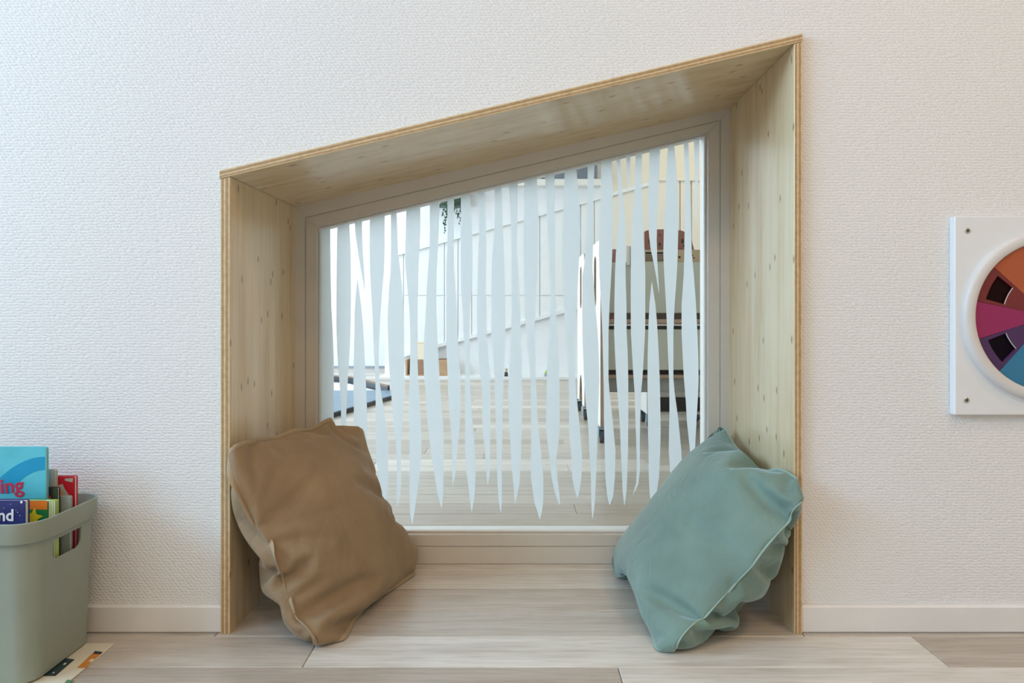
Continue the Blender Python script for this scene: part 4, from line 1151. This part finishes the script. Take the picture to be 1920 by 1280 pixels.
# things carried on the nearest trolley
M_kraft = plain('kraft_card', (0.62, 0.45, 0.27), 0.7, 0.06); M_terra = plain('terracotta_wood', (0.33, 0.13, 0.085), 0.6, 0.12); M_ink = plain('black_ink', (0.03, 0.025, 0.02), 0.7, 0.1)
yk = 3.80-D
k0 = W(1203, 500, yk); k1 = W(1316, 468, yk)
kb = tag(empty('kraft_box', ((k0.x+k1.x)/2, yk+0.06, 0.6345)), 'long kraft cardboard box with black print in the top trolley tier', 'box')
for nm, lo, hi in (('front_panel', (k0.x, yk, 0.6345), (k1.x, yk+0.004, k1.z)), ('back_panel', (k0.x, yk+0.12, 0.6345), (k1.x, yk+0.124, k1.z)),
                   ('end_flap', (k0.x, yk+0.0042, 0.6345), (k0.x+0.004, yk+0.1198, k1.z)), ('end_flap', (k1.x-0.004, yk+0.0042, 0.6345), (k1.x, yk+0.1198, k1.z)),
                   ('box_bottom', (k0.x+0.0042, yk+0.0042, 0.6345), (k1.x-0.0042, yk+0.1198, 0.6385))):
    rel(box(nm, lo, hi, M_kraft, kb), kb)
def ink(x0, y0, x1, y1):
    a = W(x0, y1, yk); b_ = W(x1, y0, yk)
    rel(box('print_bar', (a.x, yk-0.0006, a.z), (b_.x, yk-0.0001, b_.z), M_ink, kb), kb)
ink(1210, 472.5, 1247, 476.5)
for k in range(4): ink(1210, 478.5+k*3, 1246, 480+k*3)
ink(1272, 480, 1276, 484); ink(1298, 478, 1299.5, 480.5); ink(1300, 482, 1302, 485)
yt_ = yk+0.05
a0_ = W(1207, 470, yt_); a1_ = W(1301, 430, yt_)
out = [(a0_.x, 0.6392), (a1_.x, 0.6392), (a1_.x, W(0, 466, yt_).z), (W(1297, 0, yt_).x, W(0, 450, yt_).z), (W(1289, 0, yt_).x, W(0, 437, yt_).z), (W(1278, 0, yt_).x, W(0, 432, yt_).z),
       (W(1250, 0, yt_).x, W(0, 429.5, yt_).z), (W(1225, 0, yt_).x, W(0, 430, yt_).z), (W(1212, 0, yt_).x, W(0, 432, yt_).z), (W(1208.5, 0, yt_).x, W(0, 434, yt_).z)]
tbd = tag(link_mesh('rounded_board', prism_pts([(x, yt_, z) for x, z in out], (0, 0.02, 0)), M_terra), 'terracotta brown board with a rounded top standing in the kraft box', 'board')
for px, py, rx, rz in ((1217.5, 452, 1.5, 5), (1237, 458, 1.6, 3.5), (1237, 440, 1.2, 2), (1279.5, 452, 2.5, 5), (1282, 461, 1.2, 2.5)):
    pts = [W(px+rx*math.cos(i*math.pi/5), py+rz*math.sin(i*math.pi/5), yt_-0.0008) for i in range(10)]
    link_mesh('knot', prism_pts(pts, (0, 0.0007, 0)), M_ink, tbd)
yc2 = T1+0.10+0.006
p0 = W(1175, 497, yc2); p1 = W(1183, 460, yc2)
clip = tag(empty('white_clip', ((p0.x+p1.x)/2, yc2, 0.9)), 'white clip-on holder on the top edge of the trolley', 'holder')
rel(box('front_plate', (p0.x, yc2, p0.z), (p1.x-0.004, yc2+0.0125, p1.z), M_tw, clip, 0.003), clip)
rel(box('side_plate', (p1.x-0.0035, yc2, p0.z), (p1.x, yc2+0.03, p1.z-0.004), M_greybook, clip, 0.001), clip)
yr = 3.68-D
p0 = W(1144, 500, yr); p1 = W(1156, 467, yr)
rb = tag(empty('red_book', ((p0.x+p1.x)/2, yr, 0.6345)), 'small dusky red book standing in the top trolley tier', 'book')
rel(box('cover', (p0.x, yr, 0.6345), (p1.x, yr+0.004, p1.z), plain('dusky_red', (0.45, 0.20, 0.18), 0.6, 0.05), rb, 0.001), rb)
rel(box('page_block', (p0.x+0.001, yr+0.0042, 0.6345), (p1.x-0.001, yr+0.014, p1.z-0.003), M_paper, rb), rb)

# unseen panel lamps added to light the next room
M_lamp2 = emissive('cool_lamp_diffuser', (1.0, 0.95, 0.86), 7.0); M_lamp3 = emissive('warm_lamp_diffuser_next_room', (1.0, 0.80, 0.52), 9.0)
for lx, ly, m_, lab in ((-0.6, 2.4, M_lamp2, 'added white ceiling lamp of the next room near the glass'), (-1.6, 4.9, M_lamp2, 'added white ceiling lamp of the next room near the plant'),
                        (2.0, 4.9, M_lamp3, 'added warm ceiling lamp of the next room over the cream wall')):
    r = tag(empty('added_panel_lamp', (lx, ly, FZ)), lab, 'lamp', 'added panel lamps of the next room')
    box('housing', (-0.3, -0.3, -0.04), (0.3, 0.3, -0.001), M_white, r, 0.004)
    box('diffuser', (-0.28, -0.28, -0.046), (0.28, 0.28, -0.0405), m_, r)
